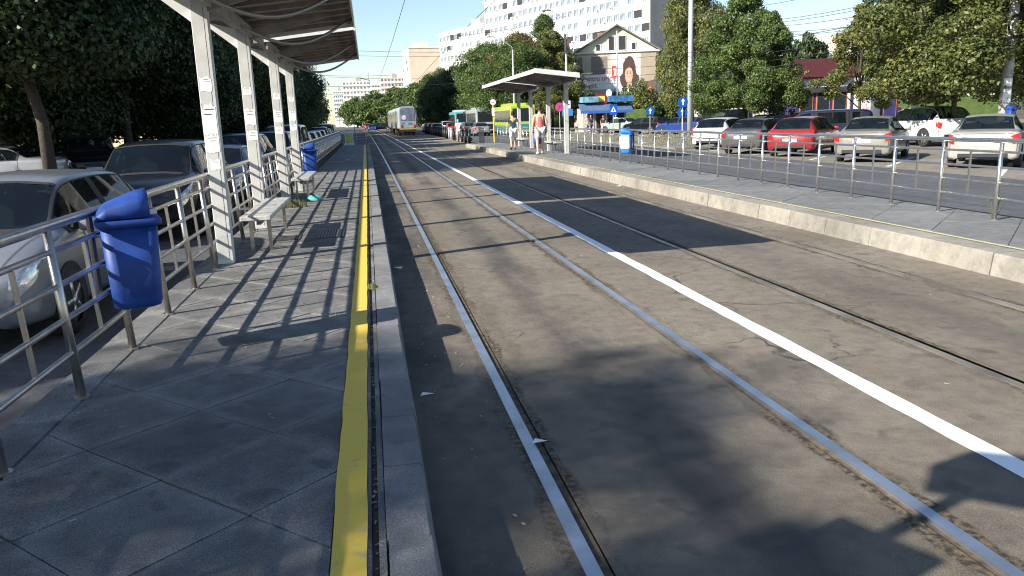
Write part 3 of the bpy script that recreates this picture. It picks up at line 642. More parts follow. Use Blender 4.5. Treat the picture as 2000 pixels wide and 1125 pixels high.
def car_meshes(kind):
    if kind in CARM: return CARM[kind]
    D = CAR[kind]; st = np.array(D['st']); n = len(st); U = np.arange(n)
    col = [st[:, i] for i in range(6)]
    def sec(u):
        y, hw, zb, bt, hr, zr = [pchip(U, c, u) for c in col]
        h = bt-zb; g = np.maximum(zr-bt, .0); ze = bt+g*.86
        pts = [(hw*.80, zb), (hw*.955, zb+.05), (hw*.995, zb+.28*h), (hw*1.0, zb+.66*h), (hw*.965, bt), (hr+(hw*.965-hr)*.06, ze), (hr*.80, zr-.022*(g > .1)-.004), (hr*.4, zr-.003), (0*hr, zr)]
        return y, pts
    V = np.arange(9)
    def Sf(u, v):
        u = np.asarray(u, float); v = np.asarray(v, float); y, pts = sec(u)
        X = np.stack([np.broadcast_to(p[0], u.shape) for p in pts], -1); Z = np.stack([np.broadcast_to(p[1], u.shape) for p in pts], -1)
        k = np.clip(v.astype(int), 0, 7); t = v-k; 
        def cr(A):
            g = lambda q: np.take_along_axis(A, np.clip(q, 0, 8)[..., None], -1)[..., 0]
            p0, p1, p2, p3 = g(k-1), g(k), g(k+1), g(k+2); T = .32
            m1, m2 = T*(p2-p0), T*(p3-p1)
            return (2*t**3-3*t**2+1)*p1+(t**3-2*t**2+t)*m1+(-2*t**3+3*t**2)*p2+(t**3-t**2)*m2
        return cr(X), y, cr(Z)
    def P(u, v, off=0.):
        x, y, z = Sf(u, v)
        if off:
            e = 1e-3; a = np.stack(Sf(u+e, v), -1)-np.stack([x, y, z], -1); b = np.stack(Sf(u, np.minimum(v+e, 8)), -1)-np.stack(Sf(u, np.minimum(v+e, 8)-e), -1)
            nn = np.cross(b, a); nn /= np.maximum(np.linalg.norm(nn, axis=-1, keepdims=True), 1e-9)
            nn = np.where(((nn[..., 0] < 0) & (x > .3))[..., None], -nn, nn); nn = np.where(((nn[..., 2] < 0) & (x <= .3))[..., None], -nn, nn)
            x, y, z = x+nn[..., 0]*off, y+nn[..., 1]*off, z+nn[..., 2]*off
        return x, y, z
    wa, wb = D['win']; wsa, wsb = D['ws']; ra, rb = D['rw']; b0, b1 = D['bp']; r0, r1 = D['rp']
    def side_open(u, v): return (4.10 < v < 4.93) & (wa+.25 < u < wb-.25) & (not b0 < u < b1) & (not r0 < u < r1)
    def top_open(u, v): return (v > 5.12) & ((wsa < u < wsb-.03) | (ra < u < rb))
    ul = sorted(set(list(np.round(np.linspace(0, n-1, (n-1)*5+1), 3))+[b0, b1, r0, r1, wa+.25, wb-.25, wsa, wsb-.03, ra, rb])); ul = [u for u in ul if 0 <= u <= n-1]
    vl = sorted(set(list(np.round(np.linspace(0, 8, 25), 3))+[4.10, 4.93, 5.12]))
    UU, VV = np.meshgrid(ul, vl, indexing='ij'); X, Y, Z = P(UU, VV)
    mb = MB(); a, b = X.shape
    for sgn in (1, -1):
        k = len(mb.v); mb.v += list(zip((sgn*X).ravel().tolist(), Y.ravel().tolist(), Z.ravel().tolist()))
        for i in range(a-1):
            um = (ul[i]+ul[i+1])/2
            for j in range(b-1):
                vm = (vl[j]+vl[j+1])/2
                if side_open(um, vm) or top_open(um, vm): continue
                q = (k+i*b+j, k+i*b+j+1, k+(i+1)*b+j+1, k+(i+1)*b+j); mb.f.append(q if sgn > 0 else q[::-1])
        # caps front/rear, bottom
        for i in (0, a-1):
            f = [k+i*b+j for j in range(b)]; c = len(mb.v); mb.v.append((0, float(Y[i, 0]), float(Z[i, 0]))); mb.f.append(tuple(f+[c]))
    bm = bmesh.new(); me = bpy.data.meshes.new('body'); me.from_pydata(mb.v, [], mb.f); bm.from_mesh(me)
    bmesh.ops.remove_doubles(bm, verts=bm.verts, dist=.002); bmesh.ops.recalc_face_normals(bm, faces=bm.faces); bm.to_mesh(me); bm.free()
    out = {'body': me}
    def patch(u0, u1, v0, v1, off, nu=8, nv=6, mirror=False, side=1, quad=None):
        s, t = np.meshgrid(np.linspace(0, 1, nu), np.linspace(0, 1, nv), indexing='ij')
        if quad:
            (ua, va), (ub, vb), (uc, vc), (ud, vd) = quad
            u = (1-s)*(1-t)*ua+s*(1-t)*ub+s*t*uc+(1-s)*t*ud; v = (1-s)*(1-t)*va+s*(1-t)*vb+s*t*vc+(1-s)*t*vd
        else: u = u0+(u1-u0)*s; v = v0+(v1-v0)*t
        x, y, z = P(u, v, off); m_ = MB()
        m_.grid(side*x, y, z)
        if mirror: m_.grid(-x, y, z)
        return m_.mesh()
    out['windscreen'] = patch(wsa, wsb-.03, 5.12, 8, .002, 8, 8, True)
    out['rear_window'] = patch(ra, rb, 5.12, 8, .002, 6, 8, True)
    segs = [s_ for s_ in ([wa+.25, r0], [r1, b0], [b1, wb-.25]) if s_[1] > s_[0] and s_[0] < 90]
    if r0 > 90: segs = [[wa+.25, b0], [b1, wb-.25]]
    out['side_window'] = [patch(q0, q1, 4.10, 4.93, .002, 10, 3, False, sd_) for q0, q1 in segs for sd_ in (1, -1)]
    tr = MB()
    def tstrip(u0, u1, v0, v1, mirror=True, nu=10, nv=3):
        s_, t_ = np.meshgrid(np.linspace(0, 1, nu), np.linspace(0, 1, nv), indexing='ij'); x, y, z = P(u0+(u1-u0)*s_, v0+(v1-v0)*t_, .005)
        tr.grid(x, y, z); tr.grid(-x, y, z)
    for q0, q1 in segs:
        tstrip(q0, q1, 4.06, 4.14); tstrip(q0, q1, 4.90, 4.95); tstrip(q0-.06, q0+.04, 4.06, 4.95, nu=2, nv=8); tstrip(q1-.04, q1+.06, 4.06, 4.95, nu=2, nv=8)
    for q0, q1 in ((wsa, wsb-.03), (ra, rb)):
        tstrip(q0, q1, 5.08, 5.2); tstrip(q0-.05, q0+.05, 5.1, 8, nu=3, nv=12); tstrip(q1-.05, q1+(.2 if q1 > 5 else .05), 5.1, 8, nu=3, nv=12)
    out['window_trim'] = tr.mesh()
    hg = MB(); tr_ = tr; tr = hg
    tstrip(wsb+.15, n-2.2, 4.93, 4.985, nu=14); tstrip(n-2.22, n-2.16, 4.95, 8, nu=2, nv=10)
    out['bonnet_gap'] = hg.mesh(); hg = MB(); tr = hg
    if not kind in ('hatch', 'suv', 'wagon', 'van'): tstrip(1.15, ra-.05, 4.95, 5.0, nu=10)
    tstrip(.75, .83, 2.2, 8, nu=2, nv=14); tr = tr_
    out['boot_gap'] = hg.mesh()
    tall = kind in ('hatch', 'suv', 'wagon', 'van')
    N = n-1
    out['headlamp'] = [patch(0, 0, 0, 0, .006, 8, 5, False, sd_, quad=[(N-.25, 2.6), (N-2.0, 3.35), (N-2.6, 4.0), (N-.9, 4.2)]) for sd_ in (1, -1)]
    out['tail_lamp'] = [patch(0, 0, 0, 0, .006, 8, 5, False, sd_, quad=([(.3, 3.0), (1.7, 3.2), (1.75, 3.95), (.3, 4.5)] if kind != 'hatch' else [(.35, 3.1), (1.6, 3.4), (2.6, 4.05), (.9, 4.5)])) for sd_ in (1, -1)]
    zf = st[-1]; zb_ = st[0]; yf, yb = zf[0], zb_[0]
    out['grille'] = MB().box((0, yf+.004, zf[3]-.07), (.62, .02, .09)).mesh()
    out['lower_grille'] = MB().box((0, yf-.01, zf[2]+.02), (.95, .05, .12)).mesh()
    out['front_plate'] = MB().box((0, yf+.02, zf[2]+.13), (.52, .01, .11)).mesh()
    out['rear_plate'] = MB().box((0, yb-.012, zb_[3]-.12), (.52, .01, .11)).mesh()
    out['rear_bumper'] = MB().box((0, yb-.004, zb_[2]+.03), (1.16, .03, .10)).mesh()
    out['door_mirror'] = []
    yc, hwc, bc = pchip(U, col[0], np.array(7.35)), pchip(U, col[1], np.array(7.35)), pchip(U, col[3], np.array(7.35))
    for sd_ in (1, -1):
        m_ = MB(); m_.box((0, 0, 0), (.17, .09, .12)); mm = bevel(m_.mesh(), .03, 2)
        mm.transform(Matrix.Translation((sd_*(float(hwc)+.06), float(yc)+.05, float(bc)+.06))); out['door_mirror'].append(mm)
    # wheels
    wr, wf, r = D['wh']; hw = st[5][1]
    ty = MB(); N_ = 24; prof = [(.09, r*.66), (.09, r*.93), (.07, r), (-.09, r), (-.1, r*.6)]
    for px, pr in prof: ty.v += [(px, pr*math.cos(2*math.pi*i/N_), pr*math.sin(2*math.pi*i/N_)) for i in range(N_)]
    for q in range(len(prof)-1):
        for i in range(N_): ty.f.append((q*N_+i, q*N_+(i+1) % N_, (q+1)*N_+(i+1) % N_, (q+1)*N_+i))
    out['tyre'] = ty.mesh()
    rm = MB(); rm.disc((.05, 0, 0), r*.67, .02, 'x', 24)
    for i in range(5):
        a = 2*math.pi*i/5; rm.box((.075, math.cos(a)*r*.34, math.sin(a)*r*.34), (.03, r*.15, r*.60), M=Matrix.Rotation(a-math.pi/2, 3, 'X'))
    rm.tube([(.055, 0, 0), (.095, 0, 0)], r*.16, 10); out['rim'] = rm.mesh()
    ar = MB(); N_ = 20; R_ = r*1.17
    pa = [(R_*math.cos(math.pi*i/N_*1.16-math.pi*.08), R_*math.sin(math.pi*i/N_*1.16-math.pi*.08)) for i in range(N_+1)]
    ar.prism([(p, r+q) for p, q in pa], hw*.90, hw+.006, 0)
    out['wheel_arch'] = ar.mesh()
    it = MB(); zf_ = st[5][2]+.1; it.box((0, -.1, zf_), (hw*1.7, 3.0, .05))
    for x in (-.38, .38):
        for y, s_ in ((.05, 1), (-.85, 1)):
            it.box((x, y, zf_+.25), (.5, .5, .2)); it.box((x, y-.27, zf_+.55), (.46, .12, .65), M=Matrix.Rotation(.2, 3, 'X')); it.box((x, y-.33, st[5][3]+.22), (.24, .09, .18))
    it.box((0, 1.0, st[7][3]-.03), (hw*1.6, .45, .18)); out['interior'] = it.mesh()
    sw = MB(); sw.tube([(.38+.17*math.cos(a), .72+.05*math.sin(a), st[7][3]-.0+.16*math.sin(a)) for a in np.linspace(0, 6.28, 17)], .014, 6, False); out['steering_wheel'] = sw.mesh()
    # panel seams: door gaps and belt trim
    sm = MB()
    for us in (b0+.05, wb-.6, max(3.4, wa+.2)):
        vv = np.linspace(1.1, 4.05, 12)
        for sd_ in (1, -1):
            x0, y0, z0 = P(np.full(12, us-.012), vv, .0015); x1, y1, z1 = P(np.full(12, us+.012), vv, .0015)
            sm.grid(np.stack([sd_*x0, sd_*x1]), np.stack([y0, y1]), np.stack([z0, z1]))
    out['panel_gaps'] = sm.mesh()
    hd = MB()
    for us in (b0-.35, wb-.95 if kind != 'van' else b0+1):
        x, y, z = P(np.array([us]), np.array([3.55]))
        for sd_ in (1, -1): hd.box((sd_*(float(x[0])+.018), float(y[0])-.1, float(z[0])), (.03, .16, .025))
    out['door_handles'] = hd.mesh()
    for k_, v_ in out.items():
        for q in (v_ if isinstance(v_, list) else [v_]): q.materials.clear(); q.materials.append(None)
        if k_ not in ('grille', 'lower_grille', 'front_plate', 'rear_plate', 'rear_bumper', 'interior', 'wheel_arch'):
            for q in (v_ if isinstance(v_, list) else [v_]): q.polygons.foreach_set('use_smooth', [True]*len(q.polygons))
    CARM[kind] = out; out['wh'] = D['wh']; out['hw'] = hw; return out
def car(kind, pm, x, y, th, z, label, detail=2, group=None, dirty=None, sc=None):
    """th: heading in degrees from +Y towards +X"""
    Mx = car_meshes(kind); t = thing('car' if kind != 'van' else 'van', label, 'car' if kind != 'van' else 'van', (x, y, z), R(-th), group, sc)
    def part(name, me, m, parent=t):
        o = bpy.data.objects.new(name, me); COL.objects.link(o); o.parent = parent; o.material_slots[0].link = 'OBJECT'; o.material_slots[0].material = m; return o
    part('body', Mx['body'], pm)
    part('windscreen', Mx['windscreen'], M_glass); part('rear_window', Mx['rear_window'], M_glass)
    for w in Mx['side_window']: part('side_window', w, M_glass)
    for w in Mx['headlamp']: part('headlamp', w, M_lampglass)
    for w in Mx['tail_lamp']: part('tail_lamp', w, M_red)
    part('interior', Mx['interior'], M_dark)
    wr, wf, r = Mx['wh']
    for yy in (wr, wf):
        for sd_ in (1, -1):
            w = part('wheel', Mx['tyre'], M_tyre); w.location = (sd_*(Mx['hw']-.075), yy, r); w.scale = (sd_, 1, 1)
            if detail > 0: part('rim', Mx['rim'], M_rim, w)
            w = part('wheel_arch_liner', Mx['wheel_arch'], M_black); w.location = (0, yy, 0); w.scale = (sd_, 1, 1)
    if detail > 0:
        part('grille', Mx['grille'], M_blackp); part('lower_grille', Mx['lower_grille'], M_blackp); part('front_plate', Mx['front_plate'], M_plate); part('rear_plate', Mx['rear_plate'], M_plate); part('rear_bumper_strip', Mx['rear_bumper'], M_blackp)
        for w in Mx['door_mirror']: part('door_mirror', w, pm)
        part('panel_gaps', Mx['panel_gaps'], M_black); part('window_trim', Mx['window_trim'], M_black); part('bonnet_gap', Mx['bonnet_gap'], M_black); part('boot_gap', Mx['boot_gap'], M_black)
    if detail > 1:
        part('door_handles', Mx['door_handles'], pm); part('steering_wheel', Mx['steering_wheel'], M_blackp)
    return t
P_silver0 = paint('blue silver paint', (.20, .215, .24), .6); P_silver = paint('silver paint', (.30, .31, .33), .6); P_dust = paint('dusty silver paint', (.235, .225, .20), .3, .12); P_dusty2 = paint('pale dusty silver paint', (.36, .35, .325), .3, .1)
P_black = paint('black paint', (.006, .007, .011), 0.); P_navy = paint('navy paint', (.018, .028, .060), .3); P_grey = paint('dark grey dusty paint', (.085, .083, .078), .3, .15)
P_red = paint('dark red paint', (.26, .022, .025), .2); P_white = paint('white paint', (.60, .61, .62), 0.); P_blue = paint('blue paint', (.02, .05, .22), .3); P_green = paint('silver green paint', (.34, .40, .37), .4); P_bred = paint('bright red paint', (.5, .02, .02), .1)
# left queue, facing us
GQ = 'cars queuing on the left road'; GP = 'cars parked on the right'; GT = 'cars driving away on the right road'; GF = 'far cars on the right'
c0 = car('hatch', P_silver0, -3.70, 9.30, 180, ZL, 'silver hatchback with a warm glowing headlamp behind the near railing', group=GQ)
car('suv', P_black, -3.85, 16.2, 180, ZL, 'black SUV with sun visors down behind the silver hatchback', group=GQ)
car('sedan', P_navy, -3.75, 21.7, 180, ZL, 'dark blue sedan seen between the first two shelter columns', group=GQ)
car('suv', P_navy, -4.1, 27.4, 180, ZL, 'dark blue SUV taller than the sedan in front of it', 1, GQ)
for i, (k, p, lab) in enumerate((('suv', P_black, 'dark SUV seen between the third and fourth columns'), ('van', P_silver, 'silver people carrier queuing just past the last column'), ('hatch', P_white, 'white hatchback queuing behind the silver people carrier'), ('wagon', P_silver, 'silver estate queuing third past the last column'), ('sedan', P_white, 'white sedan queuing by the middle of the long railing'), ('hatch', P_silver, 'silver hatchback queuing near the end of the railing'), ('suv', P_navy, 'dark blue SUV queuing beside the platform end barrier'), ('sedan', P_silver, 'silver sedan queuing beyond the platform end barrier'), ('sedan', P_white, 'white sedan queuing two places beyond the end barrier'), ('hatch', P_black, 'black hatchback far down the left queue'), ('van', P_white, 'white van far down the left queue'), ('hatch', P_bred, 'red hatchback furthest down the left queue'))):
    y = 33.4+i*5.9; car(k, p, -3.7+BL(y)-(.0 if i < 6 else (i-5)*.12), y, 180, ZL, lab, 1, GQ)
for i, (k, p, lab) in enumerate((('hatch', P_black, 'black hatchback in the outer left lane'), ('sedan', P_grey, 'grey sedan in the outer left lane'), ('suv', P_black, 'black SUV in the outer left lane'), ('hatch', P_silver, 'silver hatchback in the outer left lane'), ('sedan', P_black, 'black sedan far along the outer left lane'), ('van', P_silver, 'silver van far along the outer left lane'), ('hatch', P_white, 'white hatchback far along the outer left lane'), ('sedan', P_navy, 'blue sedan furthest along the outer left lane'))):
    y = 34+i*8.3; car(k, p, -7.1+BL(y), y, 180, ZL, lab, 1, GQ)
GS = 'cars parked under the left trees'
for (k, p, x, y, th, lab) in (('sedan', P_silver, -12.3, 29.0, -88, 'silver sedan parked under the trees at the left edge'), ('hatch', P_navy, -13.2, 36.5, -86, 'navy hatchback parked in deep shade behind the silver sedan'), ('suv', P_black, -10.4, 33.0, 160, 'black SUV parked in deep shade under the trees'), ('sedan', P_black, -10.6, 41.0, 165, 'black sedan parked in deep shade'), ('hatch', P_grey, -10.8, 49.0, 165, 'grey hatchback parked in deep shade further along'), ('wagon', P_black, -10.9, 57.0, 165, 'black estate parked in shade far along the kerb')):
    car(k, p, x, y, th, ZL+.1, lab, 1, GS)
# right side, first row: rear towards us
car('hatch', P_white, 16.9, 37.2, 44, ZR, 'white hatchback at the left end of the front parked row', group=GP)
car('sedan', P_grey, 16.35, 32.6, 44, ZR, 'dark grey dusty sedan between the white and red hatchbacks', group=GP)
car('hatch', P_red, 16.75, 29.4, 44, ZR, 'dark red hatchback in the front parked row', group=GP, sc=(1.0, 1.06, 1.0))
car('sedan', P_dust, 16.75, 25.0, 43, ZR, 'dusty silver sedan between the red hatchback and the white SUV', group=GP)
car('sedan', P_dusty2, 17.6, 20.8, 44, ZR, 'pale silver sedan at the right edge of the photo', group=GP)
car('suv', P_white, 23.7, 31.9, 2, ZR, 'white SUV dappled with leaf shade by the concrete pole', group=GP)
car('van', P_navy, 21.6, 36.6, -70, ZR, 'dark blue people carrier behind the dusty silver sedan', group=GP, sc=(1, 1, .86))
car('sedan', P_black, 22.9, 43.2, 12, ZR, 'black sedan showing its rear behind the red hatchback', group=GP)
car('hatch', P_black, 19.9, 43.0, 70, ZR, 'black hatchback in the second row behind the white hatchback', group=GP)
car('van', P_white, 24.6, 52.0, -150, ZR, 'white van facing us behind the parked rows', group=GP)
car('hatch', P_navy, 23.0, 45.0, -150, ZR, 'dark blue hatchback facing us under the second tree', group=GP)
car('sedan', P_blue, 24.1, 60.5, -28, ZR, 'bright blue sedan behind the blue arrow sign', group=GP)
car('wagon', P_black, 23.9, 68.5, -28, ZR, 'black estate parked left of the blue sedan', group=GP)
car('sedan', P_green, 24.2, 76.5, -28, ZR, 'pale green silver sedan left of the black estate', group=GP)
car('hatch', P_black, 37.0, 88.0, -95, .9, 'dark hatchback on the raised road behind the first tree', 1, GP)
car('hatch', P_white, 44.5, 92.0, -95, .9, 'white car on the raised road between the trees', 1, GP)
car('hatch', P_bred, 47.8, 71.0, 160, .6, 'red car seen far off past the purple building', 1, GP)
# moving traffic on the right road
def fit(px, py, X): 
    v = ROT @ np.array([px-CX, -(py-CY), -FPX]); t = X/v[0]; return EYE+v*t
for (k, p, x, y, lab) in (('sedan', P_silver, 11.9, 88, 'silver sedan with red tail lamps behind the thin railing'), ('hatch', P_grey, 12.0, 99, 'grey hatchback just ahead of the silver sedan'), ('hatch', P_bred, 10.2, 101, 'red hatchback beside the man in the white shirt'), ('suv', P_white, 10.6, 112, 'pale SUV ahead of the red hatchback'), ('hatch', P_bred, 9.4, 122, 'red hatchback behind the white sedan'), ('sedan', P_white, 8.9, 108, 'white sedan just right of the tram'), ('sedan', P_silver, 9.6, 133, 'silver sedan far ahead of the tram'), ('hatch', P_grey, 11.6, 127, 'grey hatchback next to the pale SUV')):
    car(k, p, x, y, 0, ZR, lab, 1, GT)
cs = random.Random(12)
ORD_ = ['first', 'second', 'third', 'fourth', 'fifth', 'sixth', 'seventh', 'eighth', 'ninth', 'tenth', 'eleventh', 'twelfth', 'thirteenth', 'fourteenth', 'fifteenth', 'sixteenth']
cols = [P_white, P_silver, P_bred, P_grey, P_black, P_blue, P_red]; cn = ['white', 'silver', 'bright red', 'grey', 'black', 'blue', 'dark red']
for i in range(16):
    y = 175+i*9; q = cs.randint(0, 6); x = (1.2+cs.uniform(0, 2) if i % 2 else 9.5)+BL(y)+(1 if i > 7 else 0)
    car(cs.choice(['hatch', 'sedan', 'suv']), cols[q], x, y, 0 if i % 2 == 0 else 180, ZR, 'distant %s car, %s among the far traffic beyond the tram' % (cn[q], ORD_[i]), 0, GF)
car('suv', P_black, 3.0, 186, 92, -.02, 'black SUV turning across the tracks left of the tram', 1)

# ------------------------------------------------------------------ buses and tram
def bus(x, y, lab, cbody, caccent, ctop, L=12.):
    t = thing('bus', lab, 'bus', (x, y, ZR), R(-1), 'buses waiting on the right'); W, H = 2.5, 3.05
    me = MB().box((0, L/2, 1.65), (W, L, 2.65)).mesh(); link('body', bevel(me, .10, 3), cbody, t, False)
    MB().box((0, L/2, H+.06), (W*.7, L*.5, .24)).build('roof_unit', ctop, t)
    MB().box((0, -.012, 2.05), (W*.82, .03, 1.25)).build('rear_window', M_glassD, t)
    MB().box((0, -.015, .85), (W*.80, .03, .6)).build('engine_cover', caccent, t)
    for k in range(6): MB().box((-W/2-.006, 1.15+k*1.85, 1.95), (.02, 1.7, 1.15)).build('side_window', M_glassD, t)
    MB().box((-W/2-.008, L/2, .72), (.02, L*.96, .6)).build('side_skirt', caccent, t)
    for sx in (-1, 1):
        MB().box((sx*W*.44, -.02, 1.15), (.14, .03, .5)).build('tail_lamp', M_red, t)
        for yy in (3, L-2.5): MB().disc((sx*(W/2-.1), yy, .48), .48, .26, 'x', 18).build('wheel', M_tyre, t)
    return t
P_lime = paint('lime yellow paint', (.38, .50, .06), 0); P_teal = paint('teal paint', (.03, .22, .24), 0); P_cyan = paint('cyan paint', (.16, .42, .46), 0); P_lgrey = paint('light grey paint', (.42, .46, .50), .1)
bus(15.1, 79.5, 'lime yellow and teal bus behind the shelter columns', P_lime, P_teal, P_lime)
bus(14.3, 99.5, 'grey bus with dark windows between two other buses', P_lgrey, P_blackp if False else M_blackp, P_lgrey)
bus(14.0, 121, 'white bus with a cyan corner furthest away', P_cyan, P_lgrey, P_white, 11)

def tram(x, y):
    t = thing('tram', 'white tram with number 341 seen from behind on the right track', 'tram', (x, y, 0), R(1.0), sc=1.05)
    W, L = 2.35, 27.; bodym = paint('dusty white blue tram paint', (.25, .30, .35), 0); yel = paint('tram yellow stripe', (.36, .27, .08), 0)
    def body(y0, L_):
        sec = [(-1.08, .85), (-1.175, 1.0), (-1.175, 1.9), (-1.12, 2.9), (-.95, 3.22), (-.5, 3.36), (.5, 3.36), (.95, 3.22), (1.12, 2.9), (1.175, 1.9), (1.175, 1.0), (1.08, .85)]
        b = MB(); 
        for yy, s_, dz in ((y0, .80, 0), (y0+.35, .985, 0), (y0+.7, 1, 0), (y0+L_-.3, 1, 0), (y0+L_, .93, 0)): b.v += [(px*s_, yy, pz) for px, pz in sec]
        n = len(sec)
        for i in range(4):
            for j in range(n): b.f.append((i*n+j, i*n+(j+1) % n, (i+1)*n+(j+1) % n, (i+1)*n+j))
        b.f += [tuple(range(n)), tuple(range(4*n, 5*n))]; b.build('body', bodym, t)
    body(0, 13.2); body(13.8, 13.2)
    MB().box((0, 13.5, 1.9), (2.0, .8, 2.4)).build('gangway', M_black, t)
    MB().prism([(-.80, 1.72), (.80, 1.72), (.80, 3.02), (.62, 3.14), (-.62, 3.14), (-.80, 3.02)], -.03, .01, 1).build('rear_window', mat('bluish tram rear glass', (.10, .12, .18), .12, spec=.8, var=.4, scale=2), t)
    MB().box((0, -.04, .80), (2.0, .1, .14)).build('yellow_stripe', yel, t)
    MB().box((0, 6.5, .90), (2.39, 13, .10)).build('side_stripe', yel, t)
    MB().box((0, .1, .60), (1.9, .3, .3)).build('bumper', M_blackp, t)
    for k in range(12):
        yy = 1.2+k*2.05+(.8 if k > 5 else 0)
        for sx in (-1, 1):
            dr = k in (1, 4, 7, 10)
            MB().box((sx*1.165, yy, 2.05 if not dr else 1.85), (.03, 1.75 if not dr else 1.2, 1.05 if not dr else 1.9)).build('door' if dr else 'side_window', M_glassD, t)
    for sx in (-1, 1):
        MB().box((sx*.72, -.03, 1.12), (.16, .05, .32)).build('tail_lamp', M_red, t)
    for yy in (2.2, 4.1, 9.2, 11.1, 16, 17.9, 23, 24.9):
        for sx in (-1, 1): MB().disc((sx*.78, yy, .35), .34, .12, 'x', 20).build('wheel', M_blackp, t)
    for yy in (3.15, 10.15, 17, 24): MB().box((0, yy, .5), (1.9, 2.6, .45)).build('bogie', M_dark, t)
    pg = MB()
    for sx in (-.55, .55): pg.tube([(sx, 4.4, 3.45), (sx*.9, 5.6, 4.15), (sx, 4.9, 4.95)], .028, 6)
    pg.tube([(-.8, 4.9, 4.98), (.8, 4.9, 4.98)], .04, 6); pg.tube([(-.55, 4.4, 3.45), (.55, 4.4, 3.45)], .04, 6); pg.build('pantograph', M_wire, t)
    MB().box((0, 6.6, 3.5), (1.3, 3.2, .28)).build('roof_box', M_dark, t)
    text('fleet_number', '341', .34, M_ink, t, (.0, -.035, 1.28)); text('badge', 'STB', .22, M_ink, t, (-.78, -.035, 1.38))
    MB().disc((-.42, -.035, 2.1), .27, .012, 'y', 20).build('route_disc', mat('pale disc', (.5, .52, .55), .5), t)
    return t
tram(float(at(798, 265, 100)[0]), 100)
# ------------------------------------------------------------------ trees
def leaf_mesh(cl, nleaf, size, seed, flat=.35, shell=.55):
    """cl: array of clusters (x,y,z,rx,ry,rz). leaves are small folded quads on and inside each cluster"""
    g = np.random.default_rng(seed); cl = np.asarray(cl, float); vol = (cl[:, 3]*cl[:, 4]*cl[:, 5])**(2/3); p = vol/vol.sum()
    k = g.choice(len(cl), nleaf, p=p); d = g.normal(size=(nleaf, 3)); d /= np.linalg.norm(d, axis=1)[:, None]
    rad = shell+(1-shell)*g.random(nleaf)**.6; rad *= 1+.18*g.normal(size=nleaf)*(g.random(nleaf) < .35)
    c = cl[k, :3]+d*cl[k, 3:]*rad[:, None]
    nrm = d+g.normal(size=(nleaf, 3))*.75+np.array([0, 0, flat]); nrm /= np.linalg.norm(nrm, axis=1)[:, None]
    a = np.cross(nrm, g.normal(size=(nleaf, 3))); a /= np.linalg.norm(a, axis=1)[:, None]; b = np.cross(nrm, a)
    s = size*(.6+.8*g.random(nleaf))[:, None]; w = s*.62
    V = np.stack([c-a*s, c-b*w+nrm*s*.15, c+a*s, c+b*w+nrm*s*.15], 1).reshape(-1, 3)
    me = bpy.data.meshes.new('leaves'); me.vertices.add(len(V)); me.vertices.foreach_set('co', V.astype(np.float32).ravel())
    me.loops.add(len(V)); me.loops.foreach_set('vertex_index', np.arange(len(V), dtype=np.int32)); me.polygons.add(nleaf)
    me.polygons.foreach_set('loop_start', np.arange(0, len(V), 4, dtype=np.int32)); me.update(calc_edges=True); return me
def crown_clusters(seed, H, z0, rx, n, shape='round', rc=(.7, 1.3)):
    r2 = random.Random(seed); out = []
    while len(out) < n:
        a = r2.uniform(0, 6.283); t = r2.random(); z = z0+(H-z0)*t
        if shape == 'round': R0 = rx*math.sqrt(max(0., 1-(2*t-.9)**2*.95))
        elif shape == 'cone': R0 = rx*(1-t)**.75*(.75+.5*min(1, t*6))
        else: R0 = rx*(.55+.45*math.sin(math.pi*min(1, t*1.1)))*(1-max(0, t-.75)*3.4)
        d = R0*math.sqrt(r2.uniform(.12, 1.)); c = r2.uniform(*rc)*(1-.35*t)*(rx/3.)
        out.append((d*math.cos(a), d*math.sin(a), z, c*1.15, c*1.15, c*.78))
    return out
def trunk_mesh(cl, H, z0, r, seed, lean=0., nl=9):
    r2 = random.Random(seed+50); b = MB(); top = z0+(H-z0)*.62
    pts = [(0, 0, -.15), (r2.uniform(-.04, .04), 0, z0*.5), (lean*.4, r2.uniform(-.1, .1), z0), (lean*.7, r2.uniform(-.2, .2), (z0+top)/2), (lean, 0, top)]
    b.tube(pts, [r*1.35, r, r*.85, r*.5, r*.15], 9)
    for i in range(nl):
        c = r2.choice(cl); s = r2.uniform(.75, 1.0); z = z0*s+ (max(0, c[2]-z0))*.35*s
        b.tube([(0, 0, z), (c[0]*.45, c[1]*.45, (z+c[2])/2+.15), (c[0]*.95, c[1]*.95, c[2])], [r*.42, r*.26, r*.07], 6)
    return b.mesh()
TREES = {}
def tree_kind(key, seed, H, z0, rx, n, leaves, size, shape, r, rc=(.7, 1.3), lean=0., shell=.5):
    cl = crown_clusters(seed, H, z0, rx, n, shape, rc); rq = random.Random(seed+9)
    cl += [(c[0]*rq.uniform(1.05, 1.28), c[1]*rq.uniform(1.05, 1.28), c[2]+rq.uniform(-.3, .6), c[3]*.45, c[4]*.45, c[5]*.4) for c in rq.sample(cl, int(n*.45))]; lm = leaf_mesh(cl, leaves, size, seed, shell=shell); lm.materials.append(None)
    tm = trunk_mesh(cl, H, z0, r, seed, lean); tm.materials.append(M_bark); tm.polygons.foreach_set('use_smooth', [True]*len(tm.polygons))
    TREES[key] = (tm, lm)
tree_kind('big', 1, 11., 2.6, 4.6, 95, 95000, .10, 'round', .24, (.8, 1.4))
tree_kind('big2', 2, 10., 2.2, 4.4, 85, 85000, .10, 'round', .22, (.8, 1.5), .5)
tree_kind('tall', 3, 12.5, 2.4, 4.0, 95, 95000, .10, 'oval', .22, (.9, 1.5))
tree_kind('young', 4, 7.2, 1.7, 2.3, 80, 60000, .052, 'cone', .10, (.55, 1.0))
tree_kind('young2', 5, 6.6, 1.6, 2.1, 70, 50000, .052, 'cone', .08, (.5, .95))
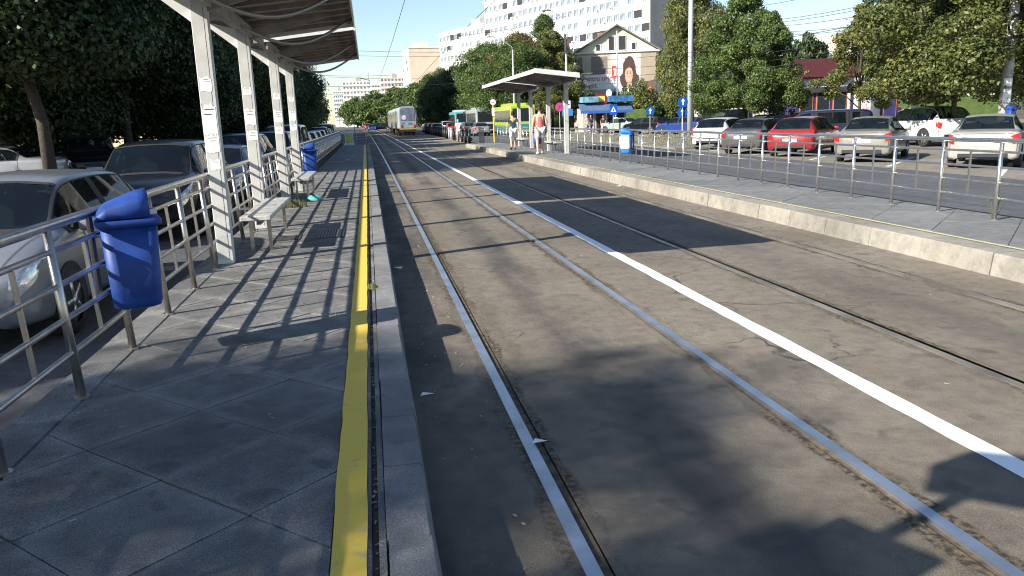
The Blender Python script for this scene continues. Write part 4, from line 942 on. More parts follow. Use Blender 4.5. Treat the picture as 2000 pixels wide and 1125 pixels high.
tree_kind('maple', 6, 6.6, 1.9, 2.9, 85, 70000, .062, 'round', .085, (.55, 1.05))
tree_kind('street', 9, 9.6, 4.2, 3.9, 80, 80000, .095, 'round', .17, (.8, 1.4), -.9)
tree_kind('far', 7, 10, 1.8, 5, 50, 16000, .30, 'round', .3, (.9, 1.5))
tree_kind('feather', 8, 6.4, 1.8, 2.0, 44, 17000, .055, 'cone', .09, (.45, .8), shell=.3)
def tree(key, x, y, z, m, lab, sc=1., rz=0., group=None, szx=None):
    t = thing('tree', lab, 'tree', (x, y, z), rz, group, (sc*(szx or 1), sc*(szx or 1), sc))
    tm, lm = TREES[key]; link('trunk', tm, None, t); o = bpy.data.objects.new('crown', lm); COL.objects.link(o); o.parent = t
    o.material_slots[0].link = 'OBJECT'; o.material_slots[0].material = m; return t
GL = 'dark street trees along the left road'
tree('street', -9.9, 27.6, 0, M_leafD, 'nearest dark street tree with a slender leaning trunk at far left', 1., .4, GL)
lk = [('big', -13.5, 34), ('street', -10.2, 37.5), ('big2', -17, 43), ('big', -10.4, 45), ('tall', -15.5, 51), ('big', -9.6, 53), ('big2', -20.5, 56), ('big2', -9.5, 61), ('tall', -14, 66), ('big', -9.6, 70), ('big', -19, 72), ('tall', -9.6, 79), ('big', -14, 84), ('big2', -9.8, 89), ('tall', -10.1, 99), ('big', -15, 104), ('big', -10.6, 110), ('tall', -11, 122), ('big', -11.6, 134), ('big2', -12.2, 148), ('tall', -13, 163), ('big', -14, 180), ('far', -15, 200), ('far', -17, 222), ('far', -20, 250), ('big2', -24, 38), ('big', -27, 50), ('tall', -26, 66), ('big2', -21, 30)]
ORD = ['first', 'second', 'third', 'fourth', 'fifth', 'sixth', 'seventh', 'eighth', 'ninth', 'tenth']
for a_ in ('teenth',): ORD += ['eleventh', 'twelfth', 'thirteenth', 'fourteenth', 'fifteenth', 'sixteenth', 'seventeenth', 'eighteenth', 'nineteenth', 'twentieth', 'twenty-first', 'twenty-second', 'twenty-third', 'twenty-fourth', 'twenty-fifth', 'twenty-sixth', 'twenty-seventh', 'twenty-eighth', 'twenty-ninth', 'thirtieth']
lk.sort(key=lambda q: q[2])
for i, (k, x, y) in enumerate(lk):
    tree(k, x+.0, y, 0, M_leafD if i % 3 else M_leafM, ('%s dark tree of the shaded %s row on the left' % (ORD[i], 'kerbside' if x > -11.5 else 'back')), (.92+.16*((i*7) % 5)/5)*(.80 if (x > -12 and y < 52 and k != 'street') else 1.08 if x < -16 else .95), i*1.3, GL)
# trees up the street behind the photographer, whose shade falls over the foreground
tree_kind('lace', 11, 15.5, 5.0, 4.6, 52, 8200, .12, 'round', .2, (.6, 1.15), shell=.2)
for i, (x, y, sc_) in enumerate(((-19.5, -3.6, .80), (-13.0, -3.8, .58), (-22.5, -6.2, .98))):
    tree('lace', x, y, 0, M_leafD, ('first', 'second', 'third', 'fourth', 'low', 'last')[i]+' airy tree beyond the left edge of the view dappling the foreground', sc_, i*2.1, GL)
for i, y in enumerate((3.8, 7.6, 11.4, 15.2, 18.6)): tree('young2', -9.7, y, 0, M_leafD, 'small %s unseen tree added beyond the left edge to shade the car queue' % ('first', 'second', 'third', 'fourth', 'fifth')[i], .69, i*1.1, GL, 1.25)  # low unseen trees, added to shade the queued cars but clear the platform
GR = 'street trees along the right road'
tree('young', 22.6, 47.0, ZR, M_leafM, 'bushy young tree with dark trunk behind the white hatchback', 1.17, .3, GR, 1.12)
tree('young2', 22.6, 43.5, ZR, M_leafM, 'pointed young tree beside the purple building', 1.05, 1.2, GR, .85)
tree('feather', 22.9, 35.5, ZR, M_leafY, 'thin light green tree with sparse crown in the middle of the car park', .98, 2., GR)
tree('maple', 23.6, 30.0, ZR, M_leafMY, 'wide yellowish green tree with thin trunk by the white SUV', 1.12, .5, GR, 1.15)
tree('maple', 35.0, 46.0, ZR, M_leafD, 'dense green tree behind the wide yellowish tree', 1.6, 3.5, GR)
tree('big', 34.5, 33.5, ZR, M_leafD, 'large dark tree behind the concrete pole', .95, 2.0, GR)
tree('big2', 40, 41, ZR, M_leafD, 'large dark tree at the right edge', .95, 2.6, GR)
tree('tall', 31.3, 76, ZR, M_leafY, 'pale yellow green tree in front of the grey end wall', 1.15, .9, GR, .62)
tree('young', 27.0, 57.0, ZR, M_leafM, 'rounded dark tree top showing over the first young tree', 1.1, .9, GR)
tree('far', 67, 118, ZR, M_leafD, 'distant round tree beyond the parked cars', 1.2, .9, GR, .55)
GB = 'big trees beyond the right shelter'
for i, (k, x, y, s, m_, lab) in enumerate((('big', 17.2, 96, .92, M_leafM, 'broad green tree directly behind the right shelter'), ('big2', 17.5, 112, 1.08, M_leafM, 'broad green tree behind the grey bus'), ('tall', 20.3, 107, .96, M_leafO, 'brownish green tall tree left of the lamp post'), ('big', 19, 130, 1.15, M_leafM, 'tall green tree behind the furthest bus'), ('big2', 15.5, 143, 1.0, M_leafD, 'dark green tree right of the tram'), ('young', 25.0, 114, 2.1, M_leafM, 'narrow bright green tree rising beside the old house roof'), ('young2', 22.3, 98, 1.75, M_leafY, 'yellowish green tree beside the old house'), ('big', 13.5, 162, .86, M_leafD, 'dark tree just above the tram roof'), ('big', 16.5, 180, 1.1, M_leafM, 'tree past the tram on the right side'), ('far', 15, 200, 1.1, M_leafM, 'distant tree where the street narrows'), ('far', 13, 225, 1.1, M_leafM, 'distant tree left of the yellow block'), ('far', 9, 260, 1.15, M_leafM, 'far tree in the middle distance behind the tram'), ('far', 3, 300, 1.2, M_leafM, 'far tree right of the vanishing street'), ('far', -4, 330, 1.1, M_leafM, 'furthest tree at the end of the street'), ('young2', 18.6, 84, 1.0, M_leafY, 'small light tree between the shelter columns'), ('young2', 25.6, 108, 1.55, M_leafO, 'brownish tree against the house wall'))):
    tree(k, x, y, 0, m_, lab, s, i*1.7, GB)
def shrub(x, y, z, rx, h, m, lab, n=2500, size=.12, seed=0, group='bushes below the billboard house'):
    r2 = random.Random(seed+3); cl = [(r2.uniform(-rx, rx)*.8, r2.uniform(-1, 1)*rx*.4, h*r2.uniform(.25, .8), rx*.35, rx*.35, h*.3) for i in range(9)]
    t = thing('bush', lab, 'bush', (x, y, z), 0, group); link('foliage', leaf_mesh(cl, n, size, seed), m, t)
    b = MB(); 
    for c in cl[:4]: b.tube([(0, 0, -.1), (c[0]*.5, c[1]*.5, c[2]*.5), (c[0], c[1], c[2])], [.05, .035, .012], 5)
    b.build('stems', M_bark, t); return t
for i, (px, Y, h, w, m_, lab) in enumerate(((1120, 104, 2.4, 2.2, M_leafY, 'yellow flowering bush left of the white mast'), (1150, 103, 2.2, 2.4, M_leafM, 'green bush below the slogan'), (1180, 102, 2.8, 2.2, M_leafY, 'pale bush at the foot of the white mast'), (1215, 100, 2.6, 2.6, M_leafD, 'dark bush below the woman on the poster'), (1245, 99, 3.4, 2.6, M_leafM, 'taller bush right of the poster'), (1275, 97, 3.8, 2.6, M_leafY, 'rose bush with pale flowers by the blue signs'), (1300, 80, 3.2, 2.2, M_leafD, 'dark bush behind the round sign'))):
    p = at(px, 205, Y); shrub(p[0], Y, 1.6 if Y > 90 else ZR, w, h, m_, lab, 3500, .14, i)
# embankment with grass behind the kiosk
em = MB(); em.prism([(25, -.2), (80, -.2), (80, 2.4), (36, 2.4), (29, 1.9), (26, .5)], 92, 135, 1); setting('embankment', em, mat('green lawn', (.08, .14, .03), .9, col2=(.14, .19, .05), scale=1.5))
em = MB(); em.quad((26, 66, ZR+.03), (50, 66, ZR+.03), (50, 92, .95), (24, 92, .95)); em.quad((26, 66, -.19), (26, 66, ZR+.03), (24, 92, .95), (24, 92, -.19)); setting('lawn', em, mat('green lawn', (.08, .14, .03)))
gs = MB(); gs.prism([(14.62, 37.5), (17, 37.9), (23.5, 45), (24.5, 57), (22, 66), (17.6, 66), (15.2, 50)], ZR-.1, ZR+.07, 2); setting('traffic_island', gs, M_lot)
gr = MB(); r2 = random.Random(5)
for i in range(3500):
    x, y = r2.uniform(15, 24), r2.uniform(38.5, 64)
    if x > 15+ (y-37.5)*.9 or x > 23: continue
    h = r2.uniform(.05, .22); a = r2.uniform(0, 3.14); w = .02
    gr.quad((x-w*math.cos(a), y-w*math.sin(a), ZR+.06), (x+w*math.cos(a), y+w*math.sin(a), ZR+.06), (x+r2.uniform(-.08, .08), y+r2.uniform(-.08, .08), ZR+.06+h))
o = gr.build('grass', M_grass); tagp(o, 'sparse dry grass on the traffic island under the young trees', 'grass', kind='stuff')
gr = MB()
for i in range(2500):
    x, y = r2.uniform(19, 27), r2.uniform(22, 33); 
    if abs((x-19)-(y-22)*.72-3.1) > .8: continue
    h = r2.uniform(.05, .2); gr.quad((x-.02, y, ZR), (x+.02, y, ZR), (x+r2.uniform(-.08, .08), y+r2.uniform(-.08, .08), ZR+h))
o = gr.build('grass', M_grass); tagp(o, 'dry grass strip between the parked rows under the wide tree', 'grass', kind='stuff')

# ------------------------------------------------------------------ buildings
def block(x, y, rz, L, D, H, z0, fl, bays, m, mend, lab, k0=2, win=(1.5, 1.35), stuffwin=False, balc=True, seed=0, group='apartment blocks'):
    """facade faces local -X, runs along +Y; gable end at y=0"""
    t = thing('apartment_block', lab, 'building', (x, y, z0), rz, group); r2 = random.Random(seed)
    MB().box((D/2, L/2, H/2), (D, L, H)).build('wall', m, t)
    MB().box((D/2, -.03, H/2), (D, .05, H)).build('end_wall', mend, t)
    MB().box((D/2, L/2, H+.25), (D+.4, L+.4, .5)).build('parapet', M_frame, t)
    MB().box((D/2, L*.4, H+1.6), (D*.5, 5, 2.4)).build('roof_house', mend, t)
    w, h = win; fr = MB(); fr.box((0, 0, 0), (.10, w+.16, h+.16)); frm = fr.mesh(); frm.materials.append(M_frame)
    pn = MB()
    nsub = 3 if w > 1.3 else 2
    for i in range(nsub): pn.box((-.056, -w/2+w*(i+.5)/nsub, 0), (.02, w/nsub-.07, h-.06))
    pnm = pn.mesh(); pnm.materials.append(M_pane)
    dk = MB(); dk.box((-.056, 0, 0), (.02, w+.5, h+.2)); dkm = dk.mesh(); dkm.materials.append(M_dark)
    ac = MB(); ac.box((-.2, 0, 0), (.35, .8, .58)); acm = bevel(ac.mesh(), .03, 1); acm.materials.append(mat('air conditioner casing', (.55, .54, .52), .5)); fan = MB(); fan.disc((-.385, -.1, 0), .2, .02, 'x', 14); fam = fan.mesh(); fam.materials.append(M_dark)
    SW = MB(); n = 0; fh = (H-1.2)/fl
    band = MB()
    for k in range(k0, fl):
        zz = 1.2+fh*(k+.5)
        if balc: band.box((-.05, L/2, 1.2+fh*k-.28), (.16, L-.1, .95))
        for i in range(bays):
            yy = L*(i+.5)/bays+r2.uniform(-.15, .15)
            if r2.random() < .12: continue
            if stuffwin: SW.box((-.05, yy, zz), (.1, w, h)); continue
            if n > 295: continue
            n += 1
            if r2.random() < .09:
                o = link('open_loggia', dkm, None, t); o.location = (0, yy, zz); continue
            o = link('window', frm, None, t); o.location = (0, yy, zz); q = link('pane', pnm, None, o)
            if r2.random() < .22: o = link('air_conditioner', acm, None, t); o.location = (0, yy+w*.5+.5, zz-.75); link('fan_grille', fam, None, o)
    if stuffwin and SW.v: o = SW.build('windows', M_pane, t); o['kind'] = 'stuff'
    if balc: band.build('spandrel_band', M_wallW, t)
    return t
A21 = R(21)
block(56.0, 158, A21, 66, 13, 34, -.5, 12, 28, M_wallW, M_wallG, 'tall white apartment block with a grey end wall behind the old house', 4, (1.9, 1.45), seed=3)
MB_ = MB()
block(56-66.5*math.sin(A21), 158+66.5*math.cos(A21), A21, 27, 13, 26.5, -.5, 9, 12, M_wallW, M_wallW, 'lower white apartment block left of the tall one', 3, (1.8, 1.4), seed=6)
block(15.8, 292, R(3), 26, 10.5, 27.0, -.5, 10, 9, M_wallW, M_wallP, 'peach and white apartment block behind the trees above the tram', 3, (1.4, 1.2), seed=9)
ys_ = MB().box((-.2, 4, 13), (.3, 2.2, 26)); 
def front_block(px0, px1, ytop, Y, lab, m, fl, bays, D=15):
    a, b = at(px0, ytop, Y), at(px1, ytop, Y); W = b[0]-a[0]; H = a[2]+.5
    t = thing('apartment_block', lab, 'building', (a[0], Y, -.5), 0, 'apartment blocks'); MB().box((W/2, D/2, H/2), (W, D, H)).build('wall', m, t)
    fh = H/fl; SW = MB(); bd = MB()
    for k in range(2, fl):
        bd.box((W/2, -.15, fh*k+.15), (W-.4, .3, fh*.34))
        for i in range(bays): SW.box((W*(i+.5)/bays, -.04, fh*(k+.62)), (W/bays*.55, .08, fh*.42))
        for i in range(5): SW.box((-.04, D*(i+.5)/5, fh*(k+.62)), (.08, 1.4, fh*.42))
    o = SW.build('windows', M_pane, t); o['kind'] = 'stuff'; bd.build('balcony_bands', M_wallW, t)
    MB().box((W*.6, D/2, H+1.2), (W*.2, 6, 2.4)).build('roof_house', M_wallG, t)
    return t
front_block(668, 722, 160, 455, 'distant white block closing the view down the street', M_wallW, 10, 8)
front_block(726, 756, 165, 440, 'distant block with balcony rows beside the street end', M_wallW, 9, 6)
front_block(650, 670, 178, 520, 'distant lower white block at the left end of the skyline', M_wallW, 9, 5)
front_block(742, 790, 153, 420, 'distant cream block between the skyline and the trees', M_wallP, 10, 7)
block(-34, 118, R(-10), 30, 12, 33, -.5, 11, 8, M_wallY, M_wallY, 'yellow apartment block glimpsed behind the left shelter roof', 3, seed=14, balc=False)
# that block is seen from its end: give the end wall windows too
front_block(405, 470, -30, 118, 'yellow fronted apartment block above the dark trees', M_wallY, 9, 4)
front_block(300, 382, -60, 75, 'white apartment block glimpsed through leaves at top left', M_wallW, 7, 4)

# old house with the billboard
hL = at(1130, 103, 116); hR = at(1284, 103, 116); hT = at(1207, 55, 116); W = hR[0]-hL[0]; ZE = hL[2]
H0 = thing('old_house', 'old gabled house with a huge advertising banner on its front', 'house', (hL[0], 117.5, 2.0), R(-16)); e = ZE-2.0; top = hT[2]-2.0+.3
MB().prism([(0, 0), (W, 0), (W, e), (W/2, top), (0, e)], 0, 15, 1).build('wall', mat('cream plaster', (.62, .58, .44), .9, var=.12, scale=.6), H0)
for sx, x0, x1 in ((0, -.7, W/2), (1, W/2, W+.7)):
    z0, z1 = (e-.35, top+.02) if sx == 0 else (top+.02, e-.35)
    rf = MB(); rf.prism([(x0, z0), (x1, z1), (x1, z1+.22), (x0, z0+.22)], -.7, 15.4, 1); ro = rf.build('roof', M_roofgrey, H0)
    if sx == 0:
        ch = MB(); ch.box((W*.3, 9, top*.93), (.8, .8, 1.6)); ch.build('chimney', M_roofbrown, ro)
for i, (fx, w, h) in enumerate(((.27, .55, .8), (.43, .75, 1.9), (.56, 1.0, 1.9), (.70, .5, .9))):
    o = MB().box((fx*W, -.04, e+.25+h/2), (w+.25, .1, h+.2)).build('window', M_frame, H0); MB().box((fx*W, -.10, e+.25+h/2), (w, .04, h)).build('pane', M_dark, o)
MB().box((W/2, -.3, e-.05), (W+.4, .35, .18)).build('cornice', M_fascia, H0)
for k in range(3):
    o = MB().box((-.03, 2+k*4, e*.5), (.1, 1.2, 2.2)).build('window', M_frame, H0); MB().box((-.09, 2+k*4, e*.5), (.04, .9, 1.9)).build('pane', M_glassD, o)
wing = thing('old_house_wing', 'lower wing with rusty brown tiled roof left of the gabled house', 'house', (hL[0]-7.5, 122, 1.5))
MB().box((4, 7, (e-1)/2), (8, 14, e-1)).build('wall', mat('cream plaster', (.6, .5, .3)), wing)
wf = MB(); wf.prism([(-.6, e-1.2), (8.2, e-1.2), (7.6, e+3.0), (3.4, e+3.0)], 0, 14, 1); wro = wf.build('roof', M_roofbrown, wing)
dm = MB(); dm.prism([(0, 0), (2.2, 0), (1.1, 1.2)], -.2, 3, 1); o = dm.build('dormer', M_roofbrown, wro); o.location = (3.2, -.3, e-.2)
for sx in (1.5, 3.6, 6.0): 
    o = MB().box((sx, -.03, (e-1)*.62), (1.0, .08, 1.6)).build('window', M_frame, wing); MB().box((sx, -.08, (e-1)*.62), (.8, .04, 1.4)).build('pane', M_pane, o)
# banner
bn = thing('advertising_banner', 'huge banner of a smiling dark haired woman with the words Pentru orice buget', 'banner', (hL[0]+.25*math.cos(R(16))-.28*math.sin(R(16)), 117.5-.25*math.sin(R(16))-.28*math.cos(R(16)), 2.0), R(-16))
BWd, BHt = W-.6, e-.35
def flat(name, poly, m, lay, par=bn):
    b = MB(); b.prism(poly, -.01*lay-.02, -.01*lay, 1); return b.build(name, m, par)
def B(u, v): return (u*BWd, v*BHt)
pm = lambda n, c: mat('printed '+n, c, .7, var=.05, scale=1)
flat('sheet', [B(0, 0), B(1, 0), B(1, 1), B(0, 1)], pm('pale blue', (.50, .56, .60)), 0)
flat('print_room', [B(0, 0), B(.42, 0), B(.42, 1), B(0, 1)], pm('beige', (.46, .40, .29)), 1)
flat('print_window', [B(.17, .55), B(.38, .55), B(.38, .97), B(.17, .97)], pm('dull brown', (.20, .165, .15)), 2)
flat('print_window', [B(.0, .55), B(.06, .55), B(.06, .97), B(.0, .97)], pm('dull brown', (.2, .165, .15)), 2)
flat('print_window', [B(.17, .03), B(.40, .03), B(.40, .32), B(.17, .32)], pm('olive', (.24, .19, .12)), 2)
flat('print_plain', [B(.80, 0), B(1, 0), B(1, 1), B(.80, 1)], pm('sepia', (.33, .27, .20)), 2)
flat('print_shade', [B(.80, .1), B(1, .15), B(1, .55), B(.86, .5), B(.80, .35)], pm('dark brown', (.13, .085, .06)), 3)
flat('print_pot', [B(.86, .30), B(.93, .34), B(.97, .40), B(.92, .42), B(.86, .38)], pm('orange', (.50, .20, .08)), 4)
flat('slogan_panel', [B(-.04, .40), B(.46, .40), B(.46, .66), B(-.04, .66)], pm('white', (.80, .79, .76)), 5)
flat('logo_square', [B(.435, .60), B(.505, .60), B(.505, .80), B(.435, .80)], pm('red', (.62, .05, .06)), 6)
flat('logo_mark', [B(.46, .63), B(.485, .63), B(.485, .76), B(.455, .76), B(.455, .73), B(.47, .73), B(.47, .66), B(.46, .66)], pm('white', (.8, .8, .8)), 7)
def ell(cx, cy, rx, ry, n=26, a0=0, a1=360): return [B(cx+rx*math.cos(R(a0+(a1-a0)*i/n)), cy+ry*math.sin(R(a0+(a1-a0)*i/n))) for i in range(n)]
hair = pm('dark hair', (.065, .035, .025)); sk_ = pm('skin', (.55, .33, .24))
hp = []
r2 = random.Random(77)
for i in range(40):
    a = 2*math.pi*i/40; rx = .105*(1+.08*r2.uniform(-1, 1)); ry = .30*(1+.05*r2.uniform(-1, 1)); hp.append(B(.655+rx*math.cos(a)*(1.15 if math.sin(a) < 0 else .8), .66+ry*math.sin(a)))
flat('print_hair', hp, hair, 8)
flat('print_blouse', [B(.56, 0), B(.74, 0), B(.745, .25), B(.70, .42), B(.655, .46), B(.60, .40), B(.565, .22)], pm('white', (.8, .79, .76)), 9)
flat('print_cardigan', [B(.70, 0), B(.83, 0), B(.83, .26), B(.79, .40), B(.735, .45), B(.71, .3)], pm('denim blue', (.20, .28, .42)), 10)
flat('print_cardigan', [B(.555, .05), B(.575, .05), B(.60, .35), B(.60, .41), B(.572, .34)], pm('denim blue', (.2, .28, .42)), 10)
flat('print_neck', [B(.63, .42), B(.69, .42), B(.685, .55), B(.635, .55)], sk_, 10)
flat('print_face', ell(.652, .64, .05, .155), sk_, 11)
flat('print_fringe', [B(.60, .70), B(.62, .80), B(.66, .83), B(.70, .79), B(.705, .66), B(.69, .74), B(.655, .775), B(.62, .74)], hair, 12)
for ex in (.632, .672): flat('print_eye', ell(ex, .665, .009, .012, 10), hair, 13); flat('print_brow', [B(ex-.012, .695), B(ex+.012, .695), B(ex+.012, .703), B(ex-.012, .703)], hair, 13)
flat('print_smile', [B(.632, .56), B(.645, .545), B(.66, .545), B(.674, .562), B(.652, .555)], pm('white', (.8, .79, .76)), 13)
flat('print_hand', ell(.63, .10, .03, .07, 12), sk_, 13); flat('print_hand', ell(.70, .08, .028, .06, 12), sk_, 13)
text('slogan', 'Pentru orice\nbuget.', BHt*.115, pm('pinkish red', (.50, .10, .12)), bn, (BWd*.055, -.10, BHt*.555), bold=.006)
# kiosk with blue awning
kp = gnd(1128, 259, ZR); KX, KY = 21.2, 79.5
k = thing('kiosk', 'market kiosk with blue awning and yellow sign beside the bus stop', 'kiosk', (KX, KY, ZR+.05), R(-4), sc=(.68, .8, .92))
MB().box((3.2, 3, 1.3), (6.4, 6, 2.6)).build('wall', mat('kiosk wall', (.42, .40, .36), .7), k)
for i in range(4): 
    o = MB().box((1.0+i*1.5, -.03, 1.2), (1.1, .08, 2.1)).build('shop_opening', M_dark if i in (1, 3) else M_frame, k)
for i in (0, 2): MB().box((1.0+i*1.5, -.09, 1.35), (.85, .04, 1.3)).build('shop_window', M_glassD, k)
aw = MB(); aw.prism([(-1.6, 2.25), (-1.6, 2.33), (.0, 3.05), (.0, 2.97)], -.7, 7.0, 0); aw.build('awning', mat('blue awning cloth', (.07, .12, .22), .8, var=.2, scale=3), k)
vl = MB()
for i in range(26):
    x0 = -.7+i*.296; vl.prism([(x0, 2.28), (x0+.29, 2.28), (x0+.29, 2.08), (x0+.145, 1.98), (x0, 2.08)], -1.62, -1.60, 1)
vl.build('awning_valance', mat('blue valance cloth', (.03, .10, .40), .8), k)
MB().box((5.4, .0, 3.5), (3.6, 2.4, .62)).build('blue_tank', mat('blue tarpaulin', (.04, .15, .34), .6, var=.4, scale=2), k)
MB().box((1.0, .3, 3.5), (2.4, 2.0, .6)).build('blue_tarpaulin', mat('light blue tarpaulin', (.13, .30, .40), .7, var=.4, scale=2), k)
MB().box((2.7, -.2, 3.55), (1.6, .15, 1.0)).build('sign_board', mat('dark red board', (.22, .02, .04), .5), k); MB().box((2.7, -.29, 3.55), (1.0, .03, .55)).build('sign_face', mat('yellow sign', (.75, .60, .10), .5), k)
MB().disc((3.8, -.3, 4.1), .42, .08, 'y', 20).build('dish', M_signwhite, k)
# purple restaurant pavilion
rx0 = at(1556, 235, 66); rx1 = at(1722, 235, 60)
pv = thing('restaurant_pavilion', 'dark purple pavilion with orange framed panels behind the parked cars', 'building', (rx0[0], 66, ZR), R(-12)); Lp = 8.6
pur = mat('dark purple panel', (.03, .025, .11), .5, var=.2, scale=1.5); ora = mat('orange frame', (.60, .17, .04), .5)
MB().box((Lp/2, 4, 1.7), (Lp, 8, 3.4)).build('wall', pur, pv)
for i in range(6): 
    x = .75+i*1.42; o = MB().box((x, -.03, 1.75), (1.15, .06, 2.6)).build('panel_frame', ora, pv); MB().box((x, -.07, 1.75), (.98, .05, 2.4)).build('panel', M_glassD if i < 3 else pur, o)
MB().box((Lp/2, -.15, 3.2), (Lp+.3, .5, .45)).build('canopy', M_dark, pv)
MB().box((Lp/2, -.05, .45), (Lp, .12, .5)).build('plinth', pur, pv)
mn = thing('annex_building', 'white walled annex with a dark red roof behind the purple pavilion', 'building', (rx0[0]-3.5, 76, ZR), R(-8))
MB().box((7, 5, 2.6), (14, 10, 5.2)).build('wall', mat('white annex render', (.66, .64, .58), .9, var=.08, scale=.6), mn)
rf = MB(); rf.prism([(4.2, 4.6), (15, 4.6), (14, 6.3), (5, 6.3)], -.8, 10.8, 1); rf.build('roof', mat('dark red metal roof', (.085, .018, .022), .6), mn)
MB().box((7, -.25, 4.55), (14.6, .5, .22)).build('roof_edge', mat('red roof edge', (.35, .05, .05), .5), mn)
for i in range(4): MB().box((2+i*3, -.03, 2.6), (1.4, .06, 1.2)).build('window', M_glassD, mn)
wh = thing('white_building', 'pale building peeking over the annex roof', 'building', (at(1500, 100, 120)[0], 120, 0), 0); MB().box((9, 5, 5), (18, 10, 10)).build('wall', M_wallW, wh); MB().box((14, 5, 11.5), (5, 6, 3)).build('tower', M_wallP, wh)
bk = thing('low_wall_building', 'shaded low building with blue awning at the right edge', 'building', (37, 38.5, ZR), R(-30)); MB().box((5, 3, 1.6), (10, 6, 3.2)).build('wall', mat('dark plaster', (.2, .17, .14), .9), bk); MB().box((3, -.6, 2.3), (7, 1.2, .08)).build('awning', mat('blue grey awning', (.2, .3, .4), .7), bk)
tk = thing('delivery_truck', 'white box truck far behind the parked rows', 'truck', (42, 66, ZR), R(30)); me = MB().box((0, 0, 1.7), (2.2, 4.2, 2.4)).mesh(); link('cargo_box', bevel(me, .05, 1), P_white, tk); me = MB().box((0, 3.0, 1.2), (2.0, 1.6, 1.7)).mesh(); link('cab', bevel(me, .15, 2), P_white, tk); MB().box((0, 3.82, 1.55), (1.7, .05, .7)).build('windscreen', M_glassD, tk)
for sx in (-1, 1):
    for yy in (-1.2, 2.9): MB().disc((sx*.98, yy, .4), .4, .25, 'x', 16).build('wheel', M_tyre, tk)

# ------------------------------------------------------------------ poles, lamps, signs, bollards
def lamp(px_base, Y, ytop_px, arm_px, lab, z0=0.):
    b = at(*px_base, Y); tpt = at(*ytop_px, Y); a = at(*arm_px, Y); t = thing('street_lamp', lab, 'street lamp', (b[0], Y, z0), group='street lamps'); h = tpt[2]-z0
    MB().tube([(0, 0, 0), (0, 0, h*.55), (0, 0, h)], [.15, .11, .07], 12).build('pole', M_polepale, t, True)
    MB().tube([(0, 0, h-.05), (-.1, 0, h+.3), ((a[0]-b[0])*.55, 0, h+(a[2]-z0-h)*.75), (a[0]-b[0], 0, a[2]-z0)], .04, 8).build('arm', M_polepale, t, True)
    me = MB().box((a[0]-b[0]-.25, 0, a[2]-z0), (.75, .28, .13)).mesh(); link('lamp_head', bevel(me, .04, 2), M_bracket, t); return t, h
l1, h1 = lamp((1109, 262), 73, (1101, 45), (1073, 20), 'tall street lamp with cable boxes behind the right shelter'); 
for dx in (-.16, .0, .16): MB().tube([(dx, -.12, h1-2.6), (dx, -.12, h1-.9)], .05, 6).build('cable_sleeve', M_dark, l1)
lamp((1006, 240), 84, (998, 97), (962, 72), 'street lamp left of the taller one above the shelter')
def pole(px, ybot, ytop, Y, r, m, lab, z0=ZR, taper=.75, name='utility_pole', lean=0.):
    a = at(px, ybot, Y); h = at(px, ytop, Y)[2]-z0; t = thing(name, lab, 'pole', (a[0], Y, z0), group='poles on the right')
    MB().tube([(0, 0, -.1), (lean*h*.5, 0, h*.5), (lean*h, 0, h)], [r, r*(1+taper)/2, r*taper], 14).build('shaft', m, t, True); return t, h
t, h = pole(1955, 260, -60, 27.5, .21, M_conc, 'thick concrete utility pole with a coil of cable at the right edge', lean=.02)
cz = at(1972, 52, 27.5)[2]-ZR
cb = MB()
for k_ in range(9):
    r_ = .34+.012*k_; cb.tube([(r_*math.cos(a)+.1, -.24-.012*(k_ % 3), r_*math.sin(a)+cz) for a in np.linspace(0, 6.28, 25)], .013, 5, False)
cb.build('cable_coil', M_black, t, True)
MB().tube([(0.015*1.2, 0, 3.05), (0.02*1.6, 0, 3.2)], [.205, .195], 14).build('collar', M_conc, t)
for k_, (zz, hh) in enumerate(((1.7, .5), (2.3, .28))): 
    pb = MB(); n = 8
    X_ = np.array([[.215*math.sin(a) for a in np.linspace(-1.1, .5, n)]]*2); Y_ = np.array([[-.215*math.cos(a) for a in np.linspace(-1.1, .5, n)]]*2); Z_ = np.array([[zz]*n, [zz+hh]*n]); pb.grid(X_*.985+.03, Y_*.985, Z_); pb.build('pasted_paper', M_paper, t)
lb2 = litter_bin(at(1976, 215, 26.5)[0]+.05, 26.6, ZR+1.0, R(10), M_binblue, 'blue hooded box beside the concrete pole'); lb2.scale = (.8, .8, .8)
pole(1347, 262, -40, 55, .19, M_polepale, 'pale round pole rising past the first young tree', taper=.8)
pole(1206, 195, 60, 99, .09, M_polepale, 'thin white mast in front of the advertising banner', z0=1.5, taper=.8)
pole(1478, 150, 0, 95, .09, M_polepale, 'thin distant mast between the two young trees', z0=0)
pole(628, 250, 185, 118, .12, M_conc, 'dark catenary pole among the left trees', z0=0) if False else None
for px, yt, Y, lab in ((664, 180, 330, 'distant trolley pole at the left of the street end'), (709, 152, 300, 'distant tall pole before the white block'), (692, 238, 150, 'slim traffic pole at the crossing')): pole(px, 245, yt, Y, .11 if Y > 200 else .06, M_conc, lab, z0=0)
